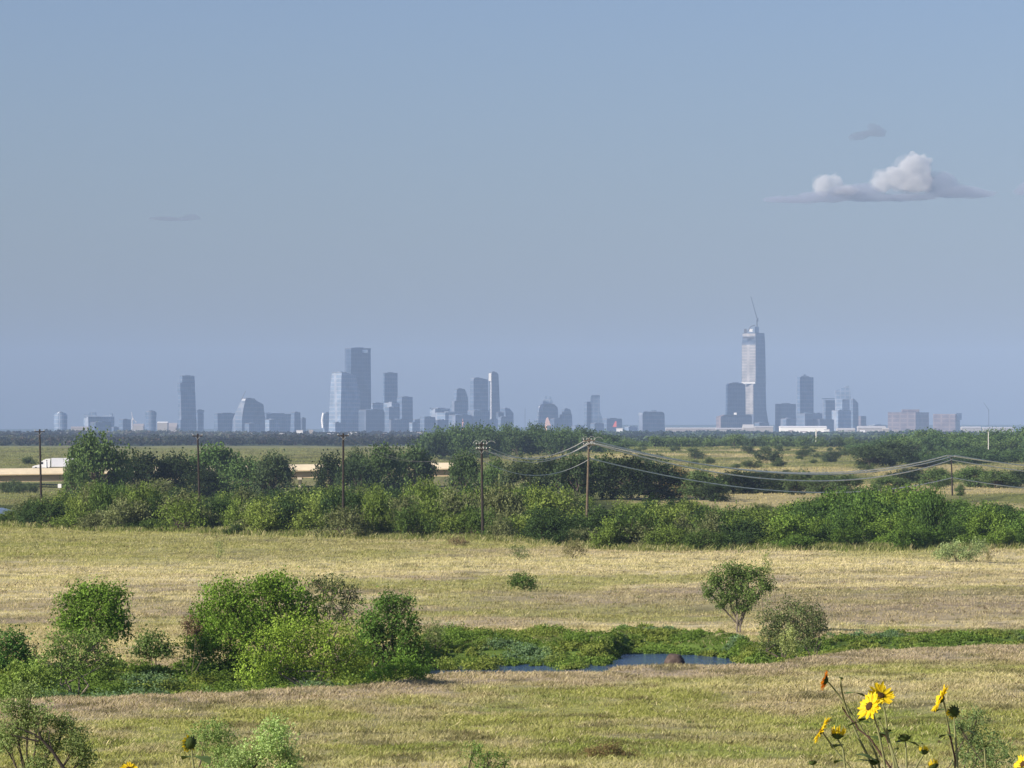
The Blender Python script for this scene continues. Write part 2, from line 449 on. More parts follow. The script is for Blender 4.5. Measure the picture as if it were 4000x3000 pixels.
Lq = .085 * rg.uniform(.6, 1.4, (len(pq), 1)); qv = np.stack([pq - tq * Lq * .5, pq + bq_ * Lq * .3, pq + tq * Lq * .5, pq - bq_ * Lq * .3], 1).reshape(-1, 3)
cw = np.array([(.10, .12, .04), (.14, .11, .06), (.13, .16, .05), (.17, .16, .09)])[rg.integers(0, 4, Nw)]
low = link_mesh('low_weeds', raw_mesh('low_weeds', qv, np.arange(len(qv)).reshape(-1, 4), GRASS, colors=np.repeat(cw, Kw * 4, 0)))
tag(low, 'small dark green and brown weeds dotted through the meadow grass', 'weeds', kind='stuff')
# rough weeds at the foot of the thicket and grass of the far fields
px_ = rg.uniform(-200, 4200, 16000); Dt = edge_D(px_) + rg.normal(4, 5, 16000); xt = (px_ - 2000) / F * Dt
tc_ = mixc(np.array((.12, .15, .04))[None] * np.ones((16000, 1)), STRAW[None] * np.ones((16000, 1)), rg.uniform(0, 1, 16000) ** 2 * .8)
weeds = link_mesh('field_edge_weeds', blades('field_edge_weeds', xt, Dt, rg.uniform(.25, .9, 16000), np.full(16000, .11), tc_, 6, np.full(16000, .3), 15))
tag(weeds, 'rough green and straw weeds along the foot of the thicket', 'weeds', kind='stuff')
px_ = rg.uniform(-300, 4300, 90000); Df_ = rg.uniform(880, 3600, 90000); xf = (px_ - 2000) / F * Df_
fc_ = ground_col(xf, Df_) * rg.uniform(.8, 1.2, (90000, 1))
farg = link_mesh('far_field_grass', blades('far_field_grass', xf, Df_, rg.uniform(.15, .5, 90000) * (Df_ / 1300) ** .5, Df_ * .00016, fc_, 5, Df_ * .0006, 19))
tag(farg, 'pale and olive rough grass of the fields beyond the trees', 'grass', kind='stuff')

# ------------------------------------------------------------------ foliage generator
def leaves(lobes, leaf, k, seed, clump=5, shell=.5, squash=1.0, limit=90000):
    """lobes: (x,y,z,rx,ry,rz); many small leaf faces gathered in sprays through the lobes' volume"""
    r = np.random.default_rng(seed)
    out = []
    for (x, y, z, rx, ry, rz) in lobes:
        N = int(5.0 * k * (rx + ry) / 2 * rz * math.pi / leaf ** 2)
        N = max(12, min(N, limit)); C = max(3, N // clump)
        d = r.normal(0, 1, (C, 3)); d /= np.linalg.norm(d, axis=1)[:, None]
        rad = (shell + (1 - shell) * r.uniform(0, 1, C)) * np.where(r.uniform(0, 1, C) < .16, r.uniform(1.05, 1.38, C), 1.0)
        bump = .70 + .55 * vnoise(d[:, 0] * 2.6 + seed, d[:, 2] * 2.6 + d[:, 1] * 1.7, seed)
        c = d * (rad * bump)[:, None] * np.array((rx, ry, rz)) + np.array((x, y, z))
        nn = np.maximum(3, r.poisson(clump, C))
        tw = d * .8 + r.normal(0, .55, d.shape) + np.array((0, 0, .2)); tw /= np.linalg.norm(tw, axis=1)[:, None]
        cc = np.repeat(c, nn, 0); dd = np.repeat(d, nn, 0); tt = np.repeat(tw, nn, 0)
        p = cc + tt * r.uniform(-.5, .5, (len(cc), 1)) * leaf * (1.5 + .42 * clump) + r.normal(0, leaf * .62, cc.shape)
        nrm = r.normal(0, 1, p.shape) + dd * .5 + np.array((0, 0, .35)); nrm /= np.linalg.norm(nrm, axis=1)[:, None]
        t = np.cross(nrm, r.normal(0, 1, p.shape)); t /= np.linalg.norm(t, axis=1)[:, None]
        bq = np.cross(nrm, t); L = leaf * r.uniform(.45, 1.35, (len(p), 1)); Wd = L * .72
        q = np.stack([p - t * L * .5, p + bq * Wd * .55, p + t * L * .5, p - bq * Wd * .55], 1)
        out.append(q.reshape(-1, 3))
    VV = np.concatenate(out); FF = np.arange(len(VV)).reshape(-1, 4)
    return VV, FF

def branchy(base, lobes, rad, seed, stems=1, twig=2, n=5):
    """tapered, bent stems from the base to each lobe with side twigs"""
    r = random.Random(seed); m = MB()
    base = Vector(base)
    fork = []
    for s in range(stems):
        a = r.uniform(0, 6.28); b0 = base + Vector((math.cos(a), math.sin(a), 0)) * rad * (0 if stems == 1 else 1.6)
        c = Vector(lobes[0][:3]); hgt = max(.3, (c.z - base.z))
        f = base + Vector(((c.x - base.x) * .35 + r.uniform(-.12, .12) * hgt + (s - (stems - 1) / 2) * .22 * hgt, r.uniform(-.15, .15) * hgt, hgt * r.uniform(.28, .42)))
        mid = (b0 + f) / 2 + Vector((r.uniform(-1, 1), r.uniform(-1, 1), 0)) * rad
        m.tube([b0 - Vector((0, 0, .25)), mid, f], [rad * 1.1, rad * .85, rad * .65], n)
        fork.append(f)
    for i, l in enumerate(lobes):
        f = fork[i % len(fork)]; c = Vector(l[:3]); mid = f.lerp(c, .5) + Vector((r.uniform(-1, 1), r.uniform(-1, 1), r.uniform(-.2, .8))) * l[3] * .18
        m.tube([f, mid, c], [rad * .6, rad * .42, rad * .2], max(4, n - 1), cap=False)
        for k in range(twig):
            e = c + Vector((r.uniform(-1, 1) * l[3], r.uniform(-1, 1) * l[4], r.uniform(-.4, .95) * l[5])) * .8
            m.tube([mid.lerp(c, r.random()), c.lerp(e, .5) + Vector((0, 0, -.05 * l[5])), e], [rad * .28, rad * .2, rad * .06], 4, cap=False)
    return m

def crown_part(parent, V, Fq, color, name='crown'):
    o = link_mesh(name, raw_mesh(name, V, Fq, LEAF), parent); o.color = (*color, 1); return o

def hero(name, label, cat, D, bpx, lobes, leaf, k, color, seed, rad=.09, stems=2, bark=BARK, group=None, depth=.8, shell=.45, clump=13, base_row=None, twig=2, crown='crown', trunk='trunk'):
    """a plant of its own: lobes as (px,row,rx,ry) sizes at its distance"""
    b = gpt(bpx, D); s = D / F
    root = empty(name, b, label, cat, group)
    L = []
    rr = random.Random(seed)
    for l in lobes:
        p = at(l[0], l[1], D); dy = (l[4] if len(l) > 4 else rr.uniform(-.35, .35) * l[2] * s)
        L.append((p.x - b.x, dy, p.z - b.z, l[2] * s, l[2] * s * depth, l[3] * s))
    Vv, Ff = leaves(L, leaf * .78, k, seed, clump, shell)
    keep = Vv.reshape(-1, 4, 3)[:, :, 2].min(1) > -.1
    Vv = Vv.reshape(-1, 4, 3)[keep].reshape(-1, 3); Ff = np.arange(len(Vv)).reshape(-1, 4)
    crown_part(root, Vv, Ff, color, crown)
    branchy((0, 0, 0), L, rad, seed, stems, twig).build(trunk, bark, root)
    return root

G1 = (.105, .165, .030); G2 = (.075, .125, .028); G3 = (.045, .080, .022); OAK = (.019, .029, .013); PALE = (.16, .20, .075); BROWN = (.13, .10, .055); GREY = (.12, .125, .075)
# --- shrubs and small trees of the near meadow and creek bank
hero('mesquite_tree', 'rounded dense green tree with dark right side on the left creek bank', 'tree', 262, 315,
     [(400, 2400, 120, 112), (310, 2350, 90, 75), (430, 2330, 80, 60), (290, 2430, 80, 80), (460, 2440, 70, 70), (360, 2310, 60, 45)], .17, 2.2, (.085, .14, .025), 1, rad=.12, shell=.35)
hero('mesquite_tree', 'lighter loose low tree with bare forked stems under the rounded tree', 'tree', 250, 310,
     [(250, 2520, 100, 75), (360, 2530, 95, 75), (180, 2590, 75, 65), (290, 2600, 70, 55), (420, 2590, 55, 55)], .14, 1.15, (.085, .125, .035), 2, rad=.075, stems=4, bark=BARK_PALE, twig=5)
hero('shrub', 'dark green shrub cut by the left frame edge beside the creek', 'shrub', 262, 30,
     [(40, 2510, 80, 62), (90, 2560, 60, 50), (0, 2580, 80, 60), (-60, 2530, 60, 60)], .16, 2, (.05, .10, .025), 3, rad=.07)
hero('shrub', 'yellow green bushy shrub at the lower left creek edge', 'shrub', 243, 70,
     [(60, 2650, 80, 65), (150, 2640, 80, 60), (10, 2720, 90, 60), (120, 2720, 90, 50), (200, 2700, 60, 50)], .15, 2, (.12, .17, .04), 4, rad=.06)
hero('shrub', 'small olive shrub with dark core between the rounded tree and the big thicket bush', 'shrub', 268, 600,
     [(590, 2500, 70, 50), (650, 2540, 45, 38), (545, 2540, 45, 40), (600, 2550, 60, 30)], .14, 1.8, (.075, .11, .035), 5, rad=.05)
hero('dead_shrub', 'small brown dead shrub at the left side of the big bush', 'shrub', 262, 750,
     [(735, 2435, 28, 28), (770, 2455, 26, 24), (742, 2465, 20, 18)], .12, 1.6, (.10, .07, .045), 6, rad=.03, stems=3)
hero('mesquite_bush', 'widest tree of the clump, full green crown at its upper left', 'tree', 266, 1030,
     [(1000, 2370, 150, 110), (880, 2330, 110, 80), (820, 2430, 95, 100), (1100, 2310, 110, 75), (1190, 2380, 110, 90), (1060, 2275, 80, 40), (900, 2480, 130, 110), (1080, 2470, 130, 90), (790, 2530, 80, 80), (900, 2590, 120, 60)], .16, 1.9, (.095, .155, .025), 7, rad=.14, stems=3, shell=.4)
hero('mesquite_tree', 'sparse twiggy grey green tree top behind the right of the big bush', 'tree', 272, 1330,
     [(1300, 2290, 75, 55), (1370, 2330, 55, 60), (1240, 2270, 45, 35), (1330, 2390, 60, 60)], .14, .8, (.065, .085, .035), 8, rad=.08, stems=3, bark=BARK, twig=7)
hero('mesquite_bush', 'yellow green bush with fanned bare stems in front of the big bush', 'tree', 250, 1235,
     [(1150, 2480, 130, 80), (1290, 2500, 120, 80), (1040, 2550, 110, 85), (1380, 2570, 95, 75), (1000, 2630, 90, 60), (1200, 2550, 120, 60), (1110, 2610, 80, 55), (1300, 2620, 60, 40)], .15, 1.35, (.125, .18, .03), 9, rad=.075, stems=6, bark=BARK_PALE, twig=5)
hero('mesquite_tree', 'dark green tree at the right end of the big clump', 'tree', 262, 1530,
     [(1490, 2420, 85, 80), (1570, 2420, 75, 75), (1510, 2350, 45, 45), (1600, 2500, 70, 70), (1500, 2530, 110, 90), (1440, 2470, 70, 80), (1640, 2570, 60, 60), (1580, 2350, 55, 30)], .15, 1.7, (.055, .10, .022), 10, rad=.10, stems=3, twig=5)
hero('shrub', 'low bright green shrub at the foot of the dark tree by the water', 'shrub', 253, 1560,
     [(1500, 2620, 60, 45), (1580, 2600, 60, 50), (1640, 2630, 50, 35), (1450, 2640, 50, 30)], .13, 1.6, (.10, .175, .03), 11, rad=.03, stems=3)
hero('shrub', 'thin grey green weed shrub standing alone right of the big clump', 'shrub', 300, 1700,
     [(1690, 2450, 38, 42), (1710, 2490, 34, 35), (1665, 2490, 25, 28)], .11, .9, (.10, .12, .05), 12, rad=.02, stems=4, twig=5)
hero('mesquite_tree', 'small open tree with a forked pale trunk on the green creek bank', 'tree', 322, 2885,
     [(2890, 2375, 40, 20), (2800, 2265, 42, 38), (2862, 2228, 50, 30), (2935, 2240, 55, 36), (2990, 2285, 34, 36), (2845, 2325, 58, 32), (2768, 2312, 28, 32), (2925, 2330, 48, 34), (2880, 2280, 60, 40), (2815, 2360, 26, 18)], .15, 2.7, (.08, .118, .035), 13, rad=.10, stems=2, bark=BARK_PALE, twig=6)
hero('tall_weed', 'tall pale wispy weed rising behind the small open tree', 'weed', 335, 2990,
     [(2990, 2180, 18, 32), (3000, 2230, 25, 35), (2970, 2270, 20, 30)], .12, .8, (.15, .18, .06), 14, rad=.02, stems=2, twig=4)
hero('shrub', 'tall dark bush with thin top beside the forked tree, pale stump before it', 'shrub', 292, 3060,
     [(3010, 2440, 55, 80), (3090, 2400, 80, 60), (3060, 2480, 75, 70), (3150, 2430, 80, 70), (3000, 2520, 45, 40), (3130, 2500, 85, 45)], .14, 1.1, (.075, .095, .038), 15, rad=.07, stems=3, twig=5)
hero('shrub', 'olive brown rounded bush casting a shadow on the creek bank', 'shrub', 296, 3180,
     [(3180, 2400, 60, 45), (3210, 2450, 42, 40), (3130, 2370, 55, 35), (3160, 2470, 60, 40)], .13, .9, (.10, .10, .05), 16, rad=.05, stems=3, twig=4)
hero('reed_clump', 'pale yellow green upright reeds before the dark bush', 'reeds', 283, 3090,
     [(3090, 2490, 18, 48), (3100, 2530, 18, 30), (3055, 2500, 8, 42), (3068, 2535, 8, 20)], .10, 2.6, (.19, .215, .085), 17, rad=.02, stems=3, twig=1, shell=.2)
hero('shrub', 'small round green bush alone in the middle of the meadow', 'shrub', D_of_row(2045, 2312), 2045,
     [(2040, 2262, 42, 34), (2075, 2280, 26, 30), (2005, 2270, 26, 26)], .16, 2, (.055, .09, .025), 18, rad=.04)
hero('shrub', 'pale grey green leafy bush before the right thicket', 'shrub', D_of_row(3740, 2195), 3740,
     [(3730, 2150, 55, 36), (3820, 2135, 35, 35), (3680, 2160, 40, 25), (3780, 2165, 45, 25)], .17, 1.7, (.16, .20, .09), 19, rad=.04, stems=3)
hero('shrub', 'tan dry weedy shrub right of the pale leafy bush', 'shrub', D_of_row(3860, 2195), 3865,
     [(3860, 2165, 18, 28)], .14, 1.6, (.19, .17, .09), 20, rad=.02)
hero('shrub', 'sparse brown stemmed shrub before the middle thicket, right of the two', 'shrub', D_of_row(2240, 2182), 2240,
     [(2240, 2130, 38, 32), (2215, 2150, 25, 20), (2270, 2155, 22, 20)], .15, .8, (.10, .095, .045), 21, rad=.035, stems=4, twig=6)
hero('shrub', 'sparse grey green shrub before the middle thicket, left of the two', 'shrub', D_of_row(2030, 2192), 2030,
     [(2025, 2150, 36, 34), (2050, 2165, 22, 22)], .15, .9, (.11, .13, .06), 22, rad=.03, stems=3, twig=4)
hero('dead_shrub', 'low brown dry brush at the foot of the near middle pole', 'shrub', D_of_row(1790, 2135), 1790,
     [(1775, 2112, 32, 18), (1812, 2118, 24, 14)], .14, 1.4, (.13, .10, .06), 23, rad=.03, stems=4, twig=6)
hero('tall_weed', 'thin pale green weed alone in the left meadow', 'weed', D_of_row(857, 2182), 857,
     [(855, 2125, 16, 22), (860, 2155, 14, 18), (850, 2175, 8, 12)], .13, 1.2, (.17, .19, .08), 24, rad=.02, stems=2)
hero('cedar_bush', 'pale green upright bush at the left foot of the thicket', 'shrub', D_of_row(438, 2073), 438,
     [(438, 2035, 18, 34), (438, 2060, 18, 16), (436, 2005, 12, 20)], .16, 2.2, (.16, .19, .07), 25, rad=.05, stems=1)
# --- brush at the foot of the viewpoint hill
hero('hillside_tree', 'bare branched tree with sparse leaves in the lower left corner', 'tree', 112, 262,
     [(60, 2760, 70, 50), (150, 2800, 80, 55), (60, 2850, 80, 45), (250, 2830, 55, 45), (20, 2900, 60, 50), (300, 2900, 60, 70), (190, 2900, 55, 50), (330, 2960, 50, 50), (150, 2985, 70, 40), (260, 3060, 90, 60), (100, 2700, 60, 35)], .06, 2.0, (.125, .165, .06), 31, rad=.05, stems=1, bark=BARK, twig=3, clump=10)
HT = [o for o in bpy.data.objects if o.name.startswith('hillside_tree')][0]
def ht(*pts): return [at(a, b_, 111.6) - HT.location for a, b_ in pts]
m = MB(); m.tube(ht((262, 3060), (255, 3010), (205, 2935), (160, 2885)), [.05, .045, .038, .03], 7)
m.tube(ht((160, 2885), (120, 2862), (60, 2840)), [.028, .022, .012], 6); m.tube(ht((160, 2885), (148, 2850), (152, 2800)), [.025, .018, .01], 6); m.tube(ht((150, 2895), (100, 2885), (40, 2868)), [.025, .02, .01], 6); m.tube(ht((205, 2935), (190, 2880), (196, 2850)), [.02, .015, .008], 5)
m.build('forked_branch', mat('dark_bark', (.035, .028, .024), .95, var=.3, scale=6), HT)
hero('hillside_shrub', 'light green leafy shrub rising from the bottom edge, left of centre', 'shrub', 118, 1000,
     [(1060, 2900, 95, 70), (960, 2960, 90, 60), (1120, 2980, 70, 60), (1080, 2840, 50, 45), (900, 3030, 130, 60), (1040, 3080, 150, 70)], .07, 1.9, (.17, .23, .085), 32, rad=.04, stems=4, twig=4)
hero('hillside_shrub', 'wispy light green shrub behind the drooping sunflower', 'shrub', 128, 840,
     [(830, 2850, 80, 55), (880, 2900, 70, 60), (780, 2890, 55, 50), (850, 2970, 90, 60)], .065, 1.1, (.13, .185, .06), 33, rad=.03, stems=4, twig=4)
hero('hillside_shrub', 'small dark stemmed green shrub at the bottom edge near the middle', 'shrub', 120, 1890,
     [(1850, 2930, 40, 35), (1910, 2955, 55, 35), (1960, 2985, 40, 30), (1880, 3000, 70, 40)], .06, .9, (.08, .125, .035), 34, rad=.035, stems=3, twig=6)
hero('hillside_shrub', 'loose green weedy shrub at the bottom right behind the sunflowers', 'shrub', 124, 3840,
     [(3780, 2870, 60, 50), (3850, 2900, 80, 60), (3900, 2960, 90, 60), (3800, 2960, 80, 55), (3740, 2830, 40, 35), (3860, 3050, 140, 60), (3820, 2800, 50, 30)], .06, 1.1, (.11, .155, .06), 35, rad=.03, stems=5, twig=5)
hero('low_brush', 'low dark brown brush patch in the grass at the bottom edge', 'brush', 197, 2390,
     [(2340, 2940, 75, 26), (2440, 2945, 75, 18), (2290, 2965, 50, 18), (2390, 2920, 60, 14)], .07, 1.6, (.10, .075, .035), 36, rad=.02, stems=5, twig=4)
# rock in the creek
r = np.random.default_rng(3)
def rock_mesh(rx, ry, rz, seed):
    import bmesh
    bm = bmesh.new(); bmesh.ops.create_icosphere(bm, subdivisions=4, radius=1)
    for v in bm.verts:
        d = v.co.normalized()
        s = .82 + .3 * float(fbm(np.array([d.x * 1.6 + 4]), np.array([d.z * 1.6 + d.y * 1.3]), seed)[0]) + .07 * float(vnoise(np.array([d.x * 7]), np.array([d.z * 7 + d.y * 5]), seed)[0])
        v.co = Vector((d.x * rx * s, d.y * ry * s, max(-.35 * rz, d.z * rz * s)))
    me = bpy.data.meshes.new('boulder'); bm.to_mesh(me); bm.free()
    me.polygons.foreach_set('use_smooth', [True] * len(me.polygons)); return me
RK = mat('boulder_stone', (.075, .055, .045), .95, var=.55, scale=3.5)
me = rock_mesh(.62, .6, .72, 4); me.materials.append(RK)
q = at(2634, 2592, 279); o = link_mesh('boulder', me, None, (q.x, q.y, q.z - .10)); tag(o, 'dark brown boulder standing in the blue creek water', 'rock')

# ------------------------------------------------------------------ thicket behind the meadow
def proto_lobes(kind, seed):
    r = random.Random(seed); L = []
    if kind == 'shrub':      # 6 m wide, 4 m high
        for i in range(9):
            L.append((r.uniform(-2.1, 2.1), r.uniform(-1.3, 1.3), r.uniform(.6, 2.6), r.uniform(.8, 1.4), r.uniform(.8, 1.3), r.uniform(.7, 1.2)))
        L.append((r.uniform(-.8, .8), 0, 3.0, 1.1, 1.0, .8))
    elif kind == 'oak':      # 14 m wide, 11 m high, domed
        for i in range(13):
            a = r.uniform(0, 6.28); q = r.uniform(0, 1) ** .6 * 4.6
            L.append((math.cos(a) * q, math.sin(a) * q * .8, 4.2 + (1 - (q / 5.2) ** 2) * 4.4 * r.uniform(.5, 1), r.uniform(1.7, 2.8), r.uniform(1.6, 2.4), r.uniform(1.2, 2.0)))
        for i in range(10):
            L.append((r.uniform(-5, 5), r.uniform(-3, 0), r.uniform(1.2, 3.6), r.uniform(1.4, 2.2), 1.6, r.uniform(1.0, 1.6)))
    else:
        for i in range(10):
            L.append((r.uniform(-3.6, 3.6), r.uniform(-3, 3), r.uniform(2.2, 7.6), r.uniform(1.6, 2.6), r.uniform(1.6, 2.4), r.uniform(1.3, 2.2)))
    return L
def make_proto(kind, seed, leaf, k, tr, stems):
    L = proto_lobes(kind, seed)
    Vv, Ff = leaves(L, leaf, k, seed + 500, 13, .5)
    Vv = Vv.reshape(-1, 4, 3); Vv = Vv[Vv[:, :, 2].min(1) > -.1].reshape(-1, 3)
    return raw_mesh('crown', Vv, np.arange(len(Vv)).reshape(-1, 4), LEAF), branchy((0, 0, 0), L, tr, seed, stems, 2, 5), max(l[2] + l[5] for l in L), seed
SHR = []
for s in range(9):
    c, b, h, _ = make_proto('shrub', 100 + s, .20, (1.25, 1.6, 1.0)[s % 3], .07, 3)
    t = b.build('tmp', BARK); tm = t.data; bpy.data.objects.remove(t); tm.name = 'trunk'; SHR.append((c, tm, h))
OAKS = []
for s in range(6):
    c, b, h, _ = make_proto('oak', 200 + s, .46, (1.5, 1.9)[s % 2], .32, 1)
    t = b.build('tmp', BARK); tm = t.data; bpy.data.objects.remove(t); tm.name = 'trunk'; OAKS.append((c, tm, h))
WOOD = []
for s in range(6):
    c, b, h, _ = make_proto('wood', 300 + s, .75, 1.9, .25, 1)
    t = b.build('tmp', BARK); tm = t.data; bpy.data.objects.remove(t); tm.name = 'trunk'; WOOD.append((c, tm, h))
def plant(lib, i, name, loc, sx, sz, color, label, cat, group, rng):
    c, tm, h = lib[i % len(lib)]
    root = empty(name, loc, label, cat, group, rng.uniform(-.6, .6) + (math.pi if rng.random() < .5 else 0))
    root.scale = (sx, sx, sz)
    o = link_mesh('crown', c, root); o.color = (*color, 1); link_mesh('trunk', tm, root)
    return root
rn = random.Random(77)
POLES = [(162, 'left of the leftmost pole'), (781, 'between first and second poles from left'), (1340, 'between second and third poles from left'),
         (1885, 'between third and fourth poles from left'), (2292, 'between fourth and fifth poles from left'), (3000, 'just right of the sunlit pole'), (3718, 'left of the short rightmost pole'), (99999, 'right of the short rightmost pole')]
def seg(px):
    for p, s in POLES:
        if px < p: return s
TOP_PX = [-200, 0, 100, 200, 300, 600, 740, 800, 900, 1100, 1300, 1500, 1700, 1850, 2000, 2230, 2330, 2500, 2700, 2850, 3000, 3150, 3330, 3500, 3640, 3690, 3760, 3900, 3945, 4000, 4200]
TOP_RW = [2010, 2000, 1975, 1925, 1895, 1880, 1920, 1955, 1900, 1915, 1905, 1880, 1875, 1900, 1880, 1900, 1990, 1950, 1965, 1975, 1960, 1945, 1915, 1905, 1895, 1950, 1955, 1965, 1990, 1975, 1970]
cnt = 0
for ri, off in enumerate((4, 14, 32, 58, 95, 145, 205, 280, 370)):
    px = -150 + rn.uniform(0, 60)
    while px < 4160:
        D = float(edge_D(px)) + off + rn.uniform(-9, 5) * (1 + off / 60)
        s = D / F
        sx = rn.uniform(.7, 1.3) * (1 + .06 * ri); sz = rn.choice([.5, .7, .9, 1.1, 1.35, 1.6]) * rn.uniform(.9, 1.1) * (0.75 if ri == 0 else 1 + .09 * ri)
        if ri == 0 and rn.random() < .12: px += 90; continue
        i = rn.randrange(len(SHR)); h = SHR[i][2]; b = gpt(px, D)
        allowed = CZ - (float(np.interp(px, TOP_PX, TOP_RW)) + rn.uniform(-16, 40) - 1690) / F * D - b.z
        step = 5.2 * sx / s * (.66 if ri < 3 else .72)
        if h * sz > allowed: sz = allowed / h
        if allowed > 1.3 and (sz > .25):
            if sz < .6: sx = min(sx, .85)
            base = rn.choice([(.082, .115, .026), (.052, .082, .022), (.115, .150, .036), (.028, .048, .017), (.088, .10, .045)])
            # the right end of the thicket is denser and darker, the middle paler
            if px > 3050: base = rn.choice([(.062, .105, .022), (.038, .068, .018), (.088, .135, .026)])
            v = rn.uniform(.85, 1.15); col = tuple(q * v for q in base)
            depth = 'front' if ri < 2 else ('middle' if ri < 5 else 'rear')
            tone = 'yellow green' if base[0] > .083 else ('dark green' if base[1] < .08 else 'mid green')
            lab = f'{tone} shrub in the thicket {depth}, {seg(px)}'
            plant(SHR, i, 'shrub', b, sx, sz, col, lab, 'shrub', lab.replace('shrub', 'shrubs', 1), rn); cnt += 1
        px += step * rn.uniform(.8, 1.2)
print('thicket shrubs', cnt)

# --- large trees between the thicket and the highway: (px, top row, half width px, D, colour, label)
big = [
 (375, 1684, 120, 1120, (.055, .085, .028), 'tall domed green tree hiding the rear of the white truck'),
 (290, 1800, 50, 1090, (.065, .10, .03), 'low green tree against the left foot of the tall domed tree'),
 (560, 1768, 110, 1160, OAK, 'dark tree immediately right of the tall domed tree'),
 (690, 1782, 110, 1165, OAK, 'near black tree mass left of the second utility pole'),
 (800, 1830, 70, 1150, OAK, 'low dark tree crossing behind the second utility pole'),
 (835, 1748, 110, 1230, (.05, .085, .028), 'green tree just right of the second utility pole'),
 (960, 1790, 100, 1180, (.055, .09, .03), 'green tree left of the gap showing the bridge pier'),
 (1065, 1776, 75, 1150, (.045, .065, .03), 'dark open tree with pale dead limbs left of the bridge pier'),
 (1290, 1774, 90, 1150, OAK, 'dark domed tree right of the bridge pier, left of the third pole'),
 (1395, 1800, 75, 1120, (.028, .045, .02), 'very dark tree behind the third utility pole'),
 (1490, 1742, 100, 1170, (.045, .07, .025), 'wide flat topped tree right of the third pole, over the highway'),
 (1610, 1756, 90, 1190, (.045, .07, .028), 'spreading tree left of the small stretch of open highway'),
 (1400, 1752, 60, 1240, (.045, .065, .028), 'small tree top showing above the very dark tree by the third pole'),
 (1810, 1770, 65, 1120, (.045, .07, .025), 'tree with layered boughs left of the fourth utility pole'),
 (1935, 1790, 60, 1100, (.06, .095, .03), 'green tree right of the fourth utility pole'),
 (2055, 1800, 95, 1004, (.04, .055, .025), 'brownish dark tree under the sagging wires'),
 (2150, 1790, 95, 1013, OAK, 'dark tree midway between the fourth and fifth poles'),
 (2240, 1785, 89, 966, (.038, .058, .025), 'dark olive tree left of the fifth utility pole'),
 (2350, 1778, 89, 975, (.042, .065, .026), 'dark olive tree behind the fifth utility pole'),
 (2460, 1790, 106, 966, OAK, 'dark green tree right of the fifth utility pole'),
 (2570, 1800, 106, 975, (.026, .042, .02), 'near black tree left of the tan coloured tree'),
 (2648, 1825, 61, 985, (.13, .105, .05), 'tan dry leaved tree'),
 (2745, 1838, 84, 967, (.065, .095, .035), 'grey green tree right of the tan coloured tree'),
 (2790, 1890, 61, 957, (.03, .045, .022), 'small dark tree with visible trunk under the lowest wire'),
 (2860, 1840, 100, 1050, OAK, 'dark tree left in the row under the wires right of the grey green tree'),
 (2960, 1843, 100, 1055, (.028, .042, .022), 'dark tree second in the row under the wires'),
 (3060, 1850, 89, 1050, OAK, 'dark tree third in the row under the wires'),
 (3125, 1842, 56, 1023, (.05, .07, .03), 'narrow greyish tree ending the dark row under the wires'),
 (3215, 1850, 84, 1013, (.055, .08, .03), 'low olive tree behind the bare tan ground'),
 (3310, 1858, 67, 1004, (.05, .075, .03), 'low olive tree left of the wide dark tree'),
 (3400, 1740, 90, 1520, (.038, .055, .025), 'left half of the wide dark trees above the wires'),
 (3490, 1730, 95, 1540, (.035, .052, .025), 'right half of the wide dark trees above the wires'),
 (3560, 1830, 90, 1200, (.02, .032, .018), 'black green tree, shade put into its colour, left of the short pole'),  # near-black foliage colour stands in for shade
 (3480, 1862, 70, 1060, (.07, .105, .035), 'bright low tree under the dark trees left of the short pole'),
 (3655, 1830, 75, 1080, (.065, .10, .035), 'green tree touching the left side of the short pole'),
 (3800, 1828, 70, 1120, (.065, .10, .035), 'green tree right of the short pole'),
 (3890, 1835, 75, 1110, (.06, .09, .032), 'green tree second right of the short pole'),
 (3985, 1838, 55, 1130, (.03, .045, .022), 'dark tree at the right frame edge under the wires'),
 (3752, 1892, 22, 1000, (.06, .09, .03), 'tiny tree standing alone in the tan field right of the short pole'),
 (3620, 1800, 60, 1500, (.035, .05, .025), 'dark flat tree on the field line above the short pole'),
]
for i, (px, row, hw, D, colr, lab) in enumerate(big):
    b = gpt(px, D); s = D / F
    topz = CZ - (row - 1690) / F * D; h = max(2, topz - b.z)
    lib = OAKS; L = lib[i % 6]
    sx = hw * s / 5.6; sz = h / (L[2] * .97)
    plant(lib, i, 'oak_tree', b, sx, sz, colr, lab, 'tree', None, rn)

# --- low shrubs scattered on the far fields
places = [(120, 1700, 1838), (105, 1560, 1), (60, 1480, 1), (20, 1490, 1), (90, 1400, 1)]
for i, (px, D, _) in enumerate([(115, 1800, 0), (20, 1440, 0), (75, 1420, 0), (120, 1450, 0), (60, 1500, 0)]):
    lab = ('low olive shrub in the far field left of the truck cab' if i == 0 else 'dark shrub in shade under the highway bridge at the left edge')
    plant(SHR, i, 'field_shrub', gpt(px, D), 1.0, 1.0, (.05, .07, .03), lab, 'shrub', 'far field shrub by the truck' if i == 0 else 'shrubs under the left end of the bridge', rn)
for i in range(52):
    px = rn.uniform(2330, 3400) if i < 40 else rn.uniform(1660, 2350); D = rn.uniform(1350, 2350)
    sx = rn.uniform(.5, 1.3)
    lab = 'small dark shrub scattered on the pale far field, right of the fifth pole' if px > 2330 else 'small dark shrub on the far field below the wooded ridge'
    plant(SHR, i, 'field_shrub', gpt(px, D), sx, rn.uniform(.5, .9) * sx, (.05, .07, .03), lab, 'shrub', 'shrubs dotted over the far fields' if px > 2330 else 'shrubs below the wooded ridge', rn)
